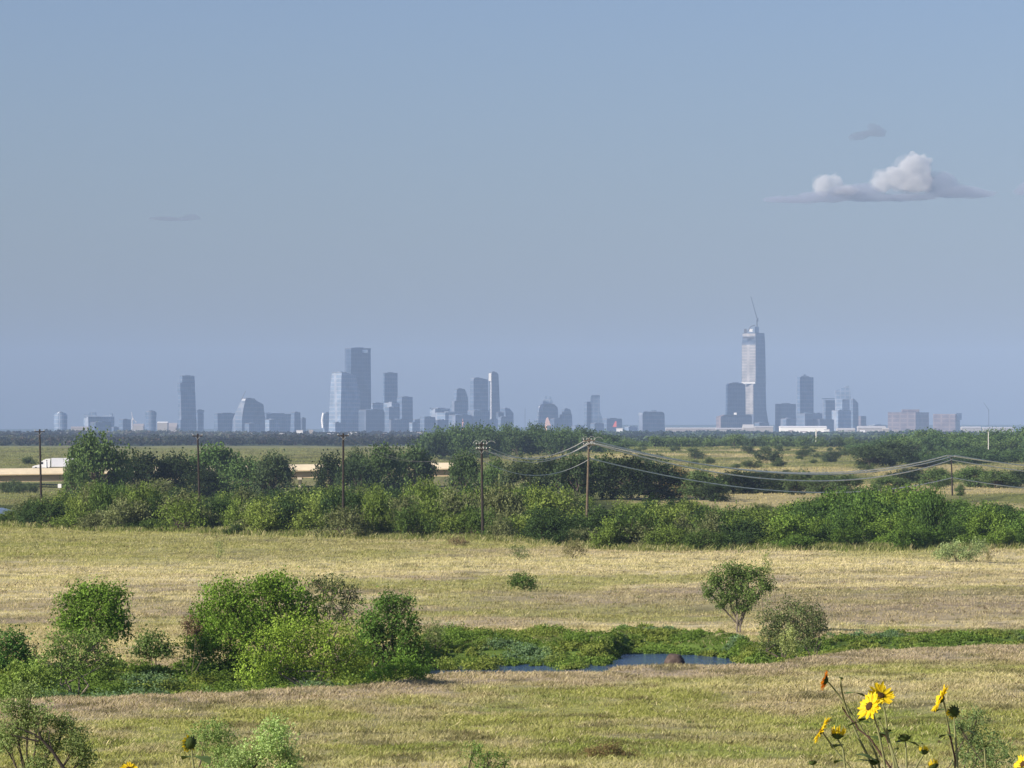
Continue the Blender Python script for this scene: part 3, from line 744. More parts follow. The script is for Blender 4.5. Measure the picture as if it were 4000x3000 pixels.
for (px, D, sx, lab) in ((3250, 1700, 1.5, 'dark grey green wedge shaped shrub alone on the pale field above the wires'), (2720, 1800, 1.4, 'dark mounded shrub on the pale field above the bright wires'), (2930, 2000, 1.3, 'dark double shrub on the pale field left of the skyscraper line'), (3000, 1650, 1.9, 'broad dark shrub bank just above the upper wires')):
    plant(SHR, int(px), 'field_shrub', gpt(px, D), sx, sx * .8, (.04, .055, .03), lab, 'shrub', None, rn)

# --- wooded ridge, centre
for i in range(46):
    px = 1665 + i * 16.5 + rn.uniform(-12, 12); D = 2150 + (i % 3) * 90 + rn.uniform(-20, 20)
    row = float(np.interp(px, [1640, 1700, 1760, 1900, 2050, 2200, 2330, 2420], [1700, 1680, 1662, 1668, 1668, 1670, 1690, 1708])) + rn.uniform(-4, 12) + (i % 3 == 0) * 14
    b = gpt(px, D); topz = CZ - (row - 1690) / F * D; L = WOOD[i % 6]
    sz = max(.55, (topz - b.z) / L[2])
    half = 'left' if px < 2020 else 'right'
    plant(WOOD, i, 'ridge_tree', b, rn.uniform(.9, 1.2), sz, rn.choice([(.04, .065, .026), (.05, .08, .03), (.035, .055, .024)]),
          f'dark green tree in the {half} half of the wooded ridge before the skyline', 'tree', f'trees of the {half} half of the wooded ridge', rn)
# --- wood strip and right wood
for i in range(62):
    px = 2400 + i * 17 + rn.uniform(-14, 14); D = 2480 + (i % 3) * 70
    sc_ = rn.uniform(.35, .75); 
    plant(WOOD, i, 'hedge_tree', gpt(px, D), sc_ * 1.1, sc_, rn.choice([(.06, .09, .035), (.075, .11, .04), (.04, .06, .028)]),
          'small green tree in the thin row along the top of the pale far field', 'tree', 'row of small trees above the pale field', rn)
for i in range(74):
    px = 3330 + (i % 37) * 22 + rn.uniform(-14, 14); D = 2050 + (i // 37) * 170 + rn.uniform(-40, 40)
    row = float(np.interp(px, [3300, 3400, 3480, 3560, 3650, 3750, 3850, 3930, 4000, 4200], [1745, 1722, 1702, 1690, 1683, 1690, 1690, 1682, 1672, 1670])) + rn.uniform(-4, 12)
    if i < 37: row += rn.uniform(15, 45)
    b = gpt(px, D); topz = CZ - (row - 1690) / F * D; L = WOOD[i % 6]
    sz = max(.35, (topz - b.z) / L[2])
    where = 'left of' if px < 3861 else 'right of'
    lay = 'front' if i < 37 else 'back'
    plant(WOOD, i, 'woodland_tree', b, rn.uniform(.9, 1.25), sz, rn.choice([(.05, .085, .03), (.065, .10, .034), (.04, .07, .028)]),
          f'green tree in the {lay} of the right hand wood, {where} the thin pale mast', 'tree', f'{lay} trees of the right wood {where} the pale mast', rn)

for i in range(44):
    px = 3540 + (i % 22) * 27 + rn.uniform(-14, 14); D = 1640 + (i // 22) * 130 + rn.uniform(-30, 30)
    row = float(np.interp(px, [3540, 3620, 3800, 3900, 4000], [1775, 1762, 1752, 1765, 1745])) + rn.uniform(-8, 14) + (16 if i < 22 else 0)
    b = gpt(px, D); topz = CZ - (row - 1690) / F * D; L = WOOD[i % 6]
    where = 'left of' if px < 3861 else 'right of'
    plant(WOOD, i, 'woodland_tree', b, rn.uniform(.75, 1.0), max(.3, (topz - b.z) / L[2]), rn.choice([(.045, .075, .028), (.055, .09, .032), (.035, .06, .025)]),
          f'dark green tree at the foot of the right wood, {where} the pale mast', 'tree', f'foot trees of the right wood {where} the pale mast', rn)

# --- far woodland: nobody could count it
def far_wood(name, px0, px1, D0, D1, N, leaf, seed, cols, label):
    r = np.random.default_rng(seed)
    px = r.uniform(px0, px1, N); D = D0 + (D1 - D0) * r.uniform(0, 1, N) ** .8
    x = (px - 2000) / F * D; z = ground_z(x, D)
    K = 26
    hgt = r.uniform(3.0, 8.5, N) * (0.35 + 1.5 * fbm(x / 90, D / 200, seed) ** 1.6)
    c = np.stack([np.repeat(x, K), np.repeat(D, K), np.repeat(z, K)], -1)
    d = r.normal(0, 1, (N * K, 3)); d /= np.linalg.norm(d, axis=1)[:, None]
    R_ = np.repeat(np.stack([hgt * .62, hgt * .6, hgt * .5], -1), K, 0)
    p = c + d * R_ * r.uniform(.5, 1, (N * K, 1)); p[:, 2] += np.repeat(hgt * .5, K)
    nrm = r.normal(0, 1, p.shape) * .7 + d + (0, 0, .4); nrm /= np.linalg.norm(nrm, axis=1)[:, None]
    t = np.cross(nrm, r.normal(0, 1, p.shape)); t /= np.linalg.norm(t, axis=1)[:, None]; bq = np.cross(nrm, t)
    L = leaf * r.uniform(.6, 1.3, (len(p), 1)) * np.repeat((D / D0) ** .5, K)[:, None]
    q = np.stack([p - t * L * .5, p + bq * L * .4, p + t * L * .5, p - bq * L * .4], 1).reshape(-1, 3)
    ci = np.asarray(cols)[r.integers(0, len(cols), N)] * r.uniform(.6, 1.3, (N, 1)) * (.55 + 1.5 * sstep(.45, .7, fbm(x / 140, D / 500, seed + 3, 3)))[:, None]
    o = link_mesh(name, raw_mesh(name, q, np.arange(len(q)).reshape(-1, 4), FARLEAF, colors=np.repeat(ci, K * 4, 0)))
    tag(o, label, 'woodland', kind='stuff')
FARLEAF = leaf_mat('far_foliage', .2, attr='col', scale=.02)
far_wood('far_woodland', -400, 2150, 4230, 8700, 8500, 2.6, 41, [(.05, .055, .045), (.06, .065, .04), (.075, .06, .05), (.04, .05, .035)], 'hazy purple blue woodland below the skyline on the left')
far_wood('far_woodland', 1950, 4400, 3300, 8700, 9500, 2.6, 42, [(.05, .075, .04), (.04, .065, .035), (.06, .085, .04)], 'hazy blue green woodland below the skyline on the right')

# ------------------------------------------------------------------ bare tan bank at the left field edge
m = MB(); SAND = mat('bare_earth', (.42, .34, .20), 1, var=.2, scale=.8)
pts = []
for t in np.linspace(0, 1, 24):
    px = 486 + t * 205; row = 2067 + t * 9
    D = D_of_row(px, row); pts.append((px, D))
vs = []; fs = []
for i, (px, D) in enumerate(pts):
    wv = 5.5 * math.sin(math.pi * (i + .6) / 24.2)
    for dd in (-wv, wv):
        p = gpt(px, D + dd); vs.append((p.x, p.y, p.z + .16))
    if i: fs.append((2 * i - 2, 2 * i, 2 * i + 1, 2 * i - 1))
m.add(vs, fs); tag(m.build('dirt_path', SAND), kind='structure')

# ------------------------------------------------------------------ utility poles and cables
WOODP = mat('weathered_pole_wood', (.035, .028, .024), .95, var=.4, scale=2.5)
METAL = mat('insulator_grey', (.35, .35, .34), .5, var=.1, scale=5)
WOODL = mat('painted_sunlit_pole_wood', (.13, .10, .07), .95, var=.35, scale=2.5)  # lighter copy of the pole wood, sunlight put into its colour
CABLE = mat('aluminium_cable', (.92, .86, .70), .5, metal=0, var=.05, scale=.5)
def pole(toppx, toprow, D, botpx, label, heads, WOODP=WOODP, arm_w=1.5):
    top = at(toppx, toprow, D); b = gpt(botpx, D); h = top.z - b.z
    root = empty('utility_pole', b, label, 'utility pole', 'wooden utility poles')
    t = Vector((top.x - b.x, 0, h))
    MB().tube([(0, 0, -.5), t * .5, t], [.19, .165, .13], 8).build('pole', WOODP, root)
    att = []
    if heads:
        for dz in ((-.35,) if heads == 1 else (-.35, -.95)):
            m = MB(); m.box((t.x, -.16, h + dz), (arm_w, .12, .14)); arm = m.build('crossarm', WOODP, root)
            MB().tube([(t.x - .28 * arm_w, -.16, h + dz), (t.x, -.13, h + dz - .5), (t.x + .28 * arm_w, -.16, h + dz)], .03, 4).build('brace', METAL, root)
            for dx in (-.46 * arm_w, .46 * arm_w) if heads == 1 else (-.46 * arm_w, -.2 * arm_w, .2 * arm_w, .46 * arm_w):
                m = MB(); p = (t.x + dx, -.16, h + dz)
                m.tube([(p[0], p[1], p[2] + .05), (p[0], p[1], p[2] + .16), (p[0], p[1], p[2] + .30)], [.05, .09, .04], 8); m.build('insulator', METAL, root)
    return root, top
def cable(a, b_, sag, r_, label, group, n=36):
    a = Vector(a); b_ = Vector(b_); m = MB(); pts = []
    for i in range(n + 1):
        t = i / n; p = a.lerp(b_, t); p.z -= sag * 4 * t * (1 - t); pts.append(p)
    m.tube(pts, r_, 5)
    o = m.build('power_cable', CABLE, None, loc=tuple(a)); tag(o, label, 'cable', group); return o
pole(155, 1677, 722, 163, 'leftmost utility pole, before the white truck', 1)
pole(772, 1694, 700, 782, 'second utility pole from the left, behind bright green shrubs', 1)
pole(1341, 1692, 618, 1341, 'third utility pole from the left, dark tree behind its middle', 1)
pole(1881, 1727, 596, 1886, 'fourth utility pole from the left, its foot at the meadow edge', 2, arm_w=1.4)
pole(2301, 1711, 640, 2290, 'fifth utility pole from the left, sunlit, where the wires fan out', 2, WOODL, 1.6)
pole(3716, 1781, 1000, 3720, 'short distant utility pole at the right, carrying the wires', 1)
# extra hardware on the two near heads
for (px, row, D, lab) in ((1890, 1732, 595.5, 'arched jumper wires over the fourth pole head'), (2312, 1716, 639.5, 'arched jumper wires over the fifth pole head')):
    c = at(px, row, D); m = MB()
    for dx, w_, hh_ in ((-.95, .8, .34), (.0, .8, .42), (.95, 1.0, .30)):
        m.tube([c + Vector((dx + w_ * math.cos(a_) * .5, 0, hh_ * math.sin(a_))) for a_ in np.linspace(0, math.pi, 9)], .026, 5)
    o = m.build('jumper_wires', METAL, None, loc=tuple(c)); tag(o, lab, 'wires')
A4 = [at(1868, 1748, 596), at(1912, 1748, 596), at(1884, 1752, 596)]
A5 = [at(2283, 1722, 640), at(2318, 1722, 640), at(2300, 1728, 640)]
A6 = [at(3702, 1778, 1000), at(3730, 1779, 1000), at(3716, 1796, 1000)]
A7 = [at(4330, 1842, 1090), at(4350, 1846, 1090), at(4340, 1872, 1090)]
names = ['highest', 'middle', 'lowest of the upper three']
for i in range(3):
    cable(A4[i], A5[i], 1.85 + .18 * i, .050, 'one of three upper wires sagging from the fourth to the fifth pole', 'upper wires from fourth to fifth pole')
    cable(A5[i], A6[i], (4.1, 4.3, 4.9)[i], .112, 'one of three upper wires sweeping right from the fifth pole', 'upper wires right of the fifth pole', 60)
    cable(A6[i], A7[i], .6, .112, 'one of three upper wires right of the short distant pole', 'upper wires right of the short pole')
cable(at(1885, 1800, 596), at(2298, 1796, 640), 2.0, .045, 'single lower wire sagging between the fourth and fifth poles', None)
cable(at(2300, 1790, 640), at(3719, 1866, 1000), 3.9, .09, 'single lower wire sweeping right from the fifth pole', None, 60)
cable(at(3719, 1866, 1000), at(4340, 1925, 1090), .8, .10, 'single lower wire right of the short distant pole', None)
DULL = mat('weathered_dark_cable', (.10, .10, .10), .7, var=.05, scale=.5)
B3 = [at(1325, 1700, 618), at(1357, 1700, 618)]
for i in range(2):
    cable(B3[i], A4[i], 2.6, .012, 'thin dim wire between the third and fourth poles', 'thin wires between third and fourth poles').data.materials[0] = DULL

# ------------------------------------------------------------------ highway bridge and truck
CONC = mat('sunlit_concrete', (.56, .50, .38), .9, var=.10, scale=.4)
CONC2 = mat('painted_shade_concrete', (.40, .31, .19), .9, var=.12, scale=.4)  # darker copy of the bridge concrete, overhang shade put into the colour
ASPH = mat('asphalt', (.07, .07, .07), .95, var=.15, scale=1)
def bp_(px): # deck point along the bridge
    D = np.interp(px, [-800, 0, 1175, 1760, 2100], [1592, 1580, 1562, 1550, 1542])
    row = np.interp(px, [-800, 0, 1175, 1760, 2100], [1852, 1853, 1837, 1830, 1826])
    return at(px, row, D)
root = empty('highway_bridge', bp_(0), 'long cream concrete highway bridge crossing behind the trees', 'bridge')
o0 = Vector(root.location)
pxs = [-800, 0, 600, 1175, 1500, 1780]
P = [bp_(p) - o0 for p in pxs]
def strip(dy0, dy1, z0, z1, name, matl, pts=P):
    m = MB()
    ringsl = []
    for p in pts: ringsl.append([(p.x, p.y + dy0, p.z + z0), (p.x, p.y + dy1, p.z + z0), (p.x, p.y + dy1, p.z + z1), (p.x, p.y + dy0, p.z + z1)])
    m.loft(ringsl); return m.build(name, matl, root)
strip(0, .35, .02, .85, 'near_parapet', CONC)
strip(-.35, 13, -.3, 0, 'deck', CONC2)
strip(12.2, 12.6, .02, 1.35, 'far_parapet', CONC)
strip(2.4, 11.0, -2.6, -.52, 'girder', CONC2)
for px in (-500, -80, 300, 750, 1170, 1560):
    p = bp_(px) - o0; g = gpt(px, p.y + o0.y + 6).z - o0.z
    m = MB(); m.box((p.x, p.y + 6, p.z - 2.75), (1.4, 9.5, .75)); m.tube([(p.x, p.y + 6, g - .5), (p.x, p.y + 6, p.z - 3.1)], .6, 10)
    m.build('pier', CONC, root)
# second carriageway, a little farther and higher
root = empty('highway_bridge', bp_(0) + Vector((0, 26, 0)), 'farther parallel carriageway of the highway, its parapet line above the near one', 'bridge')
o0 = Vector(root.location); off = Vector((0, 26, 1.05))
P2 = [bp_(p) + off - o0 for p in pxs]
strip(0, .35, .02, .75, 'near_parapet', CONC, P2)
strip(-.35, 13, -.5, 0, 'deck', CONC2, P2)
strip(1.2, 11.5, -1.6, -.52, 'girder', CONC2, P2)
# embankment right of the bridge
# truck
WHITE = mat('white_truck_paint', (.80, .80, .80), .4, var=.03, scale=.5, spec=.5)
BLACK = mat('black_rubber_and_glass', (.015, .015, .018), .4, var=.1, scale=3)
GREYM = mat('trailer_panel', (.66, .68, .72), .5, var=.05, scale=.4)
td = 1603.0
c = at(215, 1833, td); s = td / F
zr = (bp_(200) + off).z + .02
root = empty('semi_truck', (c.x, td + 4, zr), 'white semi truck with sleeper cab driving left on the highway', 'truck')
X = lambda p: (p - 215) * s
def bxp(m, p0, p1, z0, z1, y0=-1.25, y1=1.25): m.box(((X(p0) + X(p1)) / 2, (y0 + y1) / 2, (z0 + z1) / 2), (X(p1) - X(p0), y1 - y0, z1 - z0))
m = MB()
hood = [(X(124), .75), (X(123), 1.15), (X(131), 1.45), (X(152), 1.85), (X(156), 2.75), (X(166), 3.35), (X(176), 3.75), (X(192), 3.85), (X(192), .75)]
m.loft([[(x_, y_, z_) for x_, z_ in hood] for y_ in (-1.15, 1.15)]); cab = m.build('cab', WHITE, root)
m = MB(); bxp(m, 157, 165, 1.95, 2.7, -1.19, -1.16); m.build('door_window', BLACK, root)
m = MB(); bxp(m, 177, 181, 3.05, 3.35, -1.19, -1.16); m.build('sleeper_window', BLACK, root)
m = MB(); m.tube([(X(178), -1.25, .7), (X(178), -1.25, 2.9)], .09, 8); m.build('exhaust_stack', GREYM, root)
m = MB(); bxp(m, 124, 330, .62, .85, -.5, .5); m.build('chassis', BLACK, root)
m = MB(); bxp(m, 197, 330, 1.05, 4.05, -1.28, 1.28); tr = m.build('trailer', GREYM, root)
for p in (197.6, 329):
    m = MB(); bxp(m, p - .5, p + .5, 1.02, 4.08, -1.31, 1.31); m.build('trailer_frame', WHITE, tr)
for p in (137, 182, 193, 300, 314):
    for y_ in (-1.05, 1.05):
        m = MB(); m.tube([(X(p), y_ - .15, .5), (X(p), y_ + .15, .5)], .5, 14); m.build('wheel', BLACK, root)
m = MB(); bxp(m, 122, 125, .35, .75, -1.2, 1.2); m.build('bumper', GREYM, root)
# white marker post and small sign by the thicket at the left
q = at(233, 1898, 1060); m = MB(); m.box((0, 0, 0), (.5, .08, .8)); g = gpt(233, 1060)
root = empty('road_sign', g, 'small white sign on a post left in the shrubs under the bridge', 'sign')
MB().tube([(0, .06, 0), (0, .06, q.z - g.z)], .05, 6).build('post', METAL, root)
m = MB(); m.box((0, 0, q.z - g.z), (.8, .06, .9)); m.build('sign_panel', WHITE, root)

# pale masts
PALEM = mat('pale_galvanised_mast', (.62, .60, .56), .6, var=.05, scale=.2)
def mast(px, r0, r1, D, wpx, label):
    t = at(px, r0, D); g = gpt(px, D); root = empty('light_mast', g, label, 'mast')
    h = t.z - g.z; rad = wpx * D / F / 2
    MB().tube([(0, 0, 0), (0, 0, h)], [rad, rad * .7], 8).build('pole', PALEM, root)
    m = MB(); m.box((0, 0, h + rad), (rad * 2.6, rad * 2.6, rad * 1.2)); m.build('lamp_head', PALEM, root)
mast(3861, 1690, 1790, 1800, 4, 'thin pale mast rising before the right hand wood')
mast(3188, 1683, 1734, 2700, 6, 'short pale mast left of the wedge shaped shrub, above the far hedge')
mast(3530, 1700, 1712, 3000, 7, 'stubby white mast at the left shoulder of the right hand wood')

# ------------------------------------------------------------------ the city
def facade(name, base, glass, rough=.35, fl=11.4, bay=13.0, ratio=.72, metal=0.0):
    """floor bands and bays computed from the object's own coordinates"""
    m = bpy.data.materials.new(name); m.use_nodes = True
    n = m.node_tree; b = n.nodes['Principled BSDF']
    tc = n.nodes.new('ShaderNodeTexCoord'); sp = n.nodes.new('ShaderNodeSeparateXYZ'); n.links.new(tc.outputs['Object'], sp.inputs[0])
    def band(src, per, frac):
        d = n.nodes.new('ShaderNodeMath'); d.operation = 'DIVIDE'; d.inputs[1].default_value = per; n.links.new(src, d.inputs[0])
        f = n.nodes.new('ShaderNodeMath'); f.operation = 'FRACT'; n.links.new(d.outputs[0], f.inputs[0])
        l = n.nodes.new('ShaderNodeMath'); l.operation = 'LESS_THAN'; l.inputs[1].default_value = frac; n.links.new(f.outputs[0], l.inputs[0]); return l.outputs[0]
    z = band(sp.outputs['Z'], fl, ratio)
    ad = n.nodes.new('ShaderNodeMath'); ad.operation = 'ADD'; n.links.new(sp.outputs['X'], ad.inputs[0]); n.links.new(sp.outputs['Y'], ad.inputs[1])
    x = band(ad.outputs[0], bay, .8)
    mu = n.nodes.new('ShaderNodeMath'); mu.operation = 'MULTIPLY'; n.links.new(z, mu.inputs[0]); n.links.new(x, mu.inputs[1])
    no = n.nodes.new('ShaderNodeTexNoise'); no.inputs['Scale'].default_value = .045; n.links.new(tc.outputs['Object'], no.inputs['Vector'])
    mr = n.nodes.new('ShaderNodeMapRange'); mr.inputs[1].default_value = .3; mr.inputs[2].default_value = .7; mr.inputs[3].default_value = .75; mr.inputs[4].default_value = 1.25; n.links.new(no.outputs['Fac'], mr.inputs[0])
    mx = n.nodes.new('ShaderNodeMix'); mx.data_type = 'RGBA'; mx.inputs['A'].default_value = (*base, 1); mx.inputs['B'].default_value = (*glass, 1)
    n.links.new(mu.outputs[0], mx.inputs['Factor'])
    vm = n.nodes.new('ShaderNodeVectorMath'); vm.operation = 'SCALE'; n.links.new(mx.outputs['Result'], vm.inputs[0]); n.links.new(mr.outputs[0], vm.inputs['Scale'])
    n.links.new(vm.outputs[0], b.inputs['Base Color']); b.inputs['Roughness'].default_value = rough; b.inputs['Metallic'].default_value = metal
    return m
FA = facade('dark_glass_facade', (.065, .085, .13), (.03, .055, .10))
FB = facade('grey_glass_facade', (.125, .15, .205), (.06, .10, .165))
FC_ = facade('light_panel_facade', (.24, .28, .35), (.14, .20, .29))
FD = facade('brown_stone_facade', (.19, .15, .15), (.12, .10, .115))
FE = facade('painted_sunlit_facade', (.29, .275, .27), (.20, .195, .20), fl=8.4, bay=15)  # paler facade copy, sunlight on the left face put into its colour
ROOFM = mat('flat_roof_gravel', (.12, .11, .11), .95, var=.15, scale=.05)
BRIGHT = mat('white_panel_and_glint', (.95, .92, .86), .35, var=.03, scale=.05)  # white for real white parts, also painted sun glints on tower glass
ORANGE = mat('orange_red_cladding', (.75, .12, .05), .7, var=.1, scale=.1)
STEEL = mat('crane_steel', (.10, .09, .09), .6, var=.1, scale=.2)
GROW = 1700.0
def rect(x0, xm, x1, t, D, s):
    a, b_ = (xm - x0) * s, (x1 - xm) * s
    a = max(a, .5); b_ = max(b_, .5)
    p, q = a * t, b_ / t
    X0 = (x0 - 2000) * s
    # near corner, right corner, back corner, left corner
    k = Vector(((xm - 2000) * s, 0, 0))
    return [k, k + Vector((b_, q, 0)), k + Vector((b_ - a, q + p, 0)), k + Vector((-a, p, 0))]
def tower(label, D, levels, t=.8, fac=FB, parts=(), shape='rect', cap=True, name='skyscraper', cat='skyscraper', side=None):
    """levels from the ground up: (row, x_left, x_corner, x_right)"""
    s = D / F
    cx = (levels[0][1] + levels[0][3]) / 2
    g = gpt(cx, D); root = empty(name, (g.x, D, g.z - 1), label, cat)
    rings = []
    for i, (row, x0, xm, x1) in enumerate(levels):
        z = (at(cx, row, D).z - (g.z - 1)) if i else 0
        if shape == 'rect': base = rect(x0, xm, x1, t, D, s)
        else:
            rx = (x1 - x0) * s / 2; c_ = ((x0 + x1) / 2 - 2000) * s
            base = [Vector((c_ + rx * math.cos(a), rx * (.9 + .9 * math.sin(a)), 0)) for a in [2 * math.pi * k / 20 for k in range(20)]]
        rings.append([(p.x - g.x, p.y, z) for p in base])
    MB().loft(rings).build('tower_body', fac, root)
    if cap:
        # parapet ring / roof slab set in from the edge
        top = rings[-1]; c_ = Vector((sum(p[0] for p in top) / len(top), sum(p[1] for p in top) / len(top), top[0][2]))
        def sc(f, dz): return [(c_.x + (p[0] - c_.x) * f, c_.y + (p[1] - c_.y) * f, p[2] + dz) for p in top]
        MB().loft([sc(.97, .05), sc(.97, 1.2)]).build('roof', ROOFM, root)
        MB().loft([sc(.45, 1.25), sc(.45, 3.2)]).build('plant_room', fac, root)
    for pt in parts:
        kind = pt[0]
        if kind == 'box':     # name, px0, px1, row_top, row_bot, dy0, dy1, mat
            _, nm, p0, p1, r0, r1, dy0, dy1, mt = pt
            z0 = at(cx, r1, D).z - (g.z - 1); z1 = at(cx, r0, D).z - (g.z - 1)
            m = MB(); m.box((((p0 + p1) / 2 - 2000) * s - g.x, (dy0 + dy1) / 2, (z0 + z1) / 2), ((p1 - p0) * s, dy1 - dy0, z1 - z0)); m.build(nm, mt, root)
        elif kind == 'poly':  # name, [(px,row)], dy0, dy1, mat
            _, nm, pl, dy0, dy1, mt = pt
            m = MB(); m.loft([[((px - 2000) * s - g.x, y_, at(px, rw, D).z - (g.z - 1)) for px, rw in pl] for y_ in (dy0, dy1)]); m.build(nm, mt, root)
        elif kind == 'tube':
            _, nm, pl, rad, mt = pt
            m = MB(); m.tube([((px - 2000) * s - g.x, dy, at(px, rw, D).z - (g.z - 1)) for px, rw, dy in pl], rad, 6); m.build(nm, mt, root)
    return root
G_ = GROW
tower('stubby round tower standing apart at the far left', 13300, [(G_, 208, 0, 261), (1622, 208, 0, 261), (1614, 214, 0, 255), (1611, 224, 0, 245)], shape='round', fac=FC_)
tower('wide block with dipped curved roof, second from the left', 13400, [(G_, 325, 345, 437), (1628, 325, 345, 437)], fac=FC_, cap=False,
      parts=[('poly', 'curved_roof', [(326, 1628), (326, 1620), (348, 1617), (349, 1610), (371, 1610), (373, 1624), (392, 1626), (412, 1622), (436, 1615), (436, 1628)], 3, 40, FC_)])
tower('low building with rooftop clutter left of the pale crane mast', 13200, [(G_, 463, 480, 508), (1640, 463, 480, 508)], fac=FB)
tower('flared cylindrical block left of the white canopy', 13500, [(G_, 567, 0, 609), (1640, 569, 0, 609), (1612, 565, 0, 611), (1607, 570, 0, 605)], shape='round', fac=FB)
tower('slender notched skyscraper, tallest of the left group', 13400, [(G_, 692, 705, 763), (1640, 692, 705, 763), (1638, 696, 708, 762), (1530, 694, 706, 758), (1529, 692, 704, 757), (1496, 692, 704, 757), (1494, 701, 712, 757), (1469, 702, 712, 756)], fac=FB,
      parts=[('box', 'crown_band', 704, 754, 1467, 1471, 4, 30, FA)])
tower('small tower with narrow waist right of the notched skyscraper', 13700, [(G_, 765, 772, 794), (1618, 765, 772, 794), (1616, 767, 774, 792), (1608, 763, 770, 796), (1603, 763, 770, 796)], fac=FB)
tower('low grey block left of the sail shaped tower', 13500, [(G_, 834, 850, 925), (1616, 836, 850, 925)], fac=FB)
tower('sail shaped building with a leaning crane arm on top', 13300, [(G_, 905, 945, 1030), (1640, 908, 945, 1029), (1615, 917, 948, 1025), (1590, 929, 952, 1023), (1578, 935, 955, 1021), (1566, 942, 957, 999), (1558, 946, 960, 992)], fac=FB, t=.5)
tower('middle low slab right of the sail shaped tower', 13800, [(G_, 1020, 1040, 1140), (1618, 1020, 1040, 1140)], fac=FB, parts=[('poly', 'roof_block', [(1026, 1618), (1026, 1613), (1052, 1610), (1058, 1616), (1058, 1618)], 10, 30, FB)])
tower('low block with raised roof left of its small annex', 13600, [(G_, 1133, 1150, 1174), (1612, 1136, 1150, 1172)], fac=FB)
tower('small annex block ending the low group left of the gap', 13650, [(G_, 1172, 1180, 1194), (1634, 1172, 1180, 1194)], fac=FA)
tower('slim low tower with a blazing white left edge', 13200, [(G_, 1262, 1268, 1296), (1622, 1262, 1268, 1290), (1613, 1268, 1272, 1284)], fac=FC_, parts=[('tube', 'painted_glint_edge', [(1261, 1672, -2), (1258, 1640, -2), (1263, 1612, -2)], 2.6, BRIGHT)])  # white tube stands in for the sun glint on curved glass
tower('pale leaning sided glass tower with sloped top, before the tallest left tower', 13100,
      [(G_, 1282, 1330, 1405), (1610, 1285, 1331, 1404), (1515, 1290, 1333, 1402), (1497, 1291, 1333, 1393), (1465, 1294, 1334, 1388), (1456, 1295, 1335, 1355)], fac=FC_, t=.6)
tower('tallest flat topped dark tower of the left centre', 13600, [(G_, 1345, 1371, 1450), (1640, 1345, 1371, 1449), (1372, 1345, 1371, 1446), (1361, 1345, 1371, 1447)], fac=FA, t=1.3,
      parts=[('box', 'crown_panel', 1380, 1436, 1366, 1378, 24, 27, FC_)])
tower('long lower slab right of the tallest left tower', 13900, [(G_, 1440, 1455, 1500), (1576, 1447, 1455, 1500)], fac=FC_)
tower('narrow flat topped tower right of the long slab', 13700, [(G_, 1496, 1502, 1552), (1458, 1496, 1502, 1552)], fac=FB, t=1.2, parts=[('box', 'crown_band', 1497, 1551, 1457, 1462, 3, 6, FA)])
tower('pale lower block before the narrow flat topped tower', 13300, [(G_, 1500, 1530, 1560), (1574, 1500, 1530, 1560)], fac=FC_)
tower('plain mid height block right of the narrow tower', 13500, [(G_, 1550, 1570, 1612), (1552, 1550, 1570, 1611)], fac=FB)
tower('low step down block beyond the plain mid height block', 13800, [(G_, 1608, 1620, 1680), (1640, 1608, 1620, 1680)], fac=FB)
tower('long block with dark roof line and small turret left of the stepped tower', 13700, [(G_, 1676, 1700, 1760), (1597, 1679, 1700, 1758)], fac=FC_, parts=[('box', 'roof_turret', 1678, 1684, 1592, 1597, 2, 6, FA), ('box', 'crown_band', 1685, 1755, 1596, 1602, 16, 18, FA)])
tower('stepped tower with tapering right side', 13500, [(G_, 1758, 1775, 1830), (1600, 1758, 1775, 1829), (1568, 1760, 1775, 1828), (1565, 1770, 1782, 1828), (1553, 1772, 1783, 1827), (1530, 1773, 1784, 1820), (1521, 1774, 1785, 1816)], fac=FB)
tower('broad tower with gently curved top beside the bright edged tower', 13600, [(G_, 1834, 1850, 1908), (1482, 1837, 1850, 1906), (1478, 1839, 1852, 1885)], fac=FB)
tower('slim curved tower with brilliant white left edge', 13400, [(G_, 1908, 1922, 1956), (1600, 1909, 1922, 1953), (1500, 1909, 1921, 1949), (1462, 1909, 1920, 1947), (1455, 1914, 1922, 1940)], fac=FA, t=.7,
      parts=[('box', 'painted_glint_panel', 1909, 1919, 1458, 1488, -3, -1, BRIGHT), ('box', 'painted_glint_edge', 1916, 1919, 1490, 1640, -3, -1, BRIGHT)])  # both white strips paint a sun glint on the glass
tower('block with cut right corner right of the slim curved tower', 13300, [(G_, 1956, 1975, 2006), (1614, 1956, 1975, 2006), (1598, 1956, 1972, 1993), (1597, 1957, 1972, 1992)], fac=FB)
tower('rounded shoulder tower with twin pointed crown', 13500, [(G_, 2092, 2115, 2184), (1640, 2094, 2115, 2183), (1605, 2101, 2118, 2181), (1590, 2103, 2120, 2179), (1578, 2117, 2128, 2165)], fac=FB, cap=False, t=.5,
      parts=[('poly', 'pointed_crown', [(2119, 1578), (2124, 1562), (2131, 1546), (2134, 1546), (2139, 1561), (2144, 1561), (2148, 1547), (2151, 1548), (2157, 1563), (2164, 1578)], 6, 26, FC_)])
tower('peach coloured low gabled building below the twin pointed tower', 12900, [(G_, 2128, 2136, 2152), (1662, 2128, 2136, 2152)], fac=mat('peach_stucco', (.62, .38, .28), .9, scale=.05), cap=False, name='gabled_building', cat='building',
      parts=[('poly', 'gable_roof', [(2128, 1662), (2133, 1634), (2140, 1629), (2152, 1662)], 2, 18, mat('peach_roof', (.66, .42, .33), .9, scale=.05))])
tower('small flat capped tower right of the twin pointed tower', 13600, [(G_, 2186, 2200, 2238), (1620, 2186, 2200, 2235), (1618, 2195, 2205, 2233), (1602, 2195, 2205, 2229), (1599, 2195, 2205, 2226)], fac=FB)
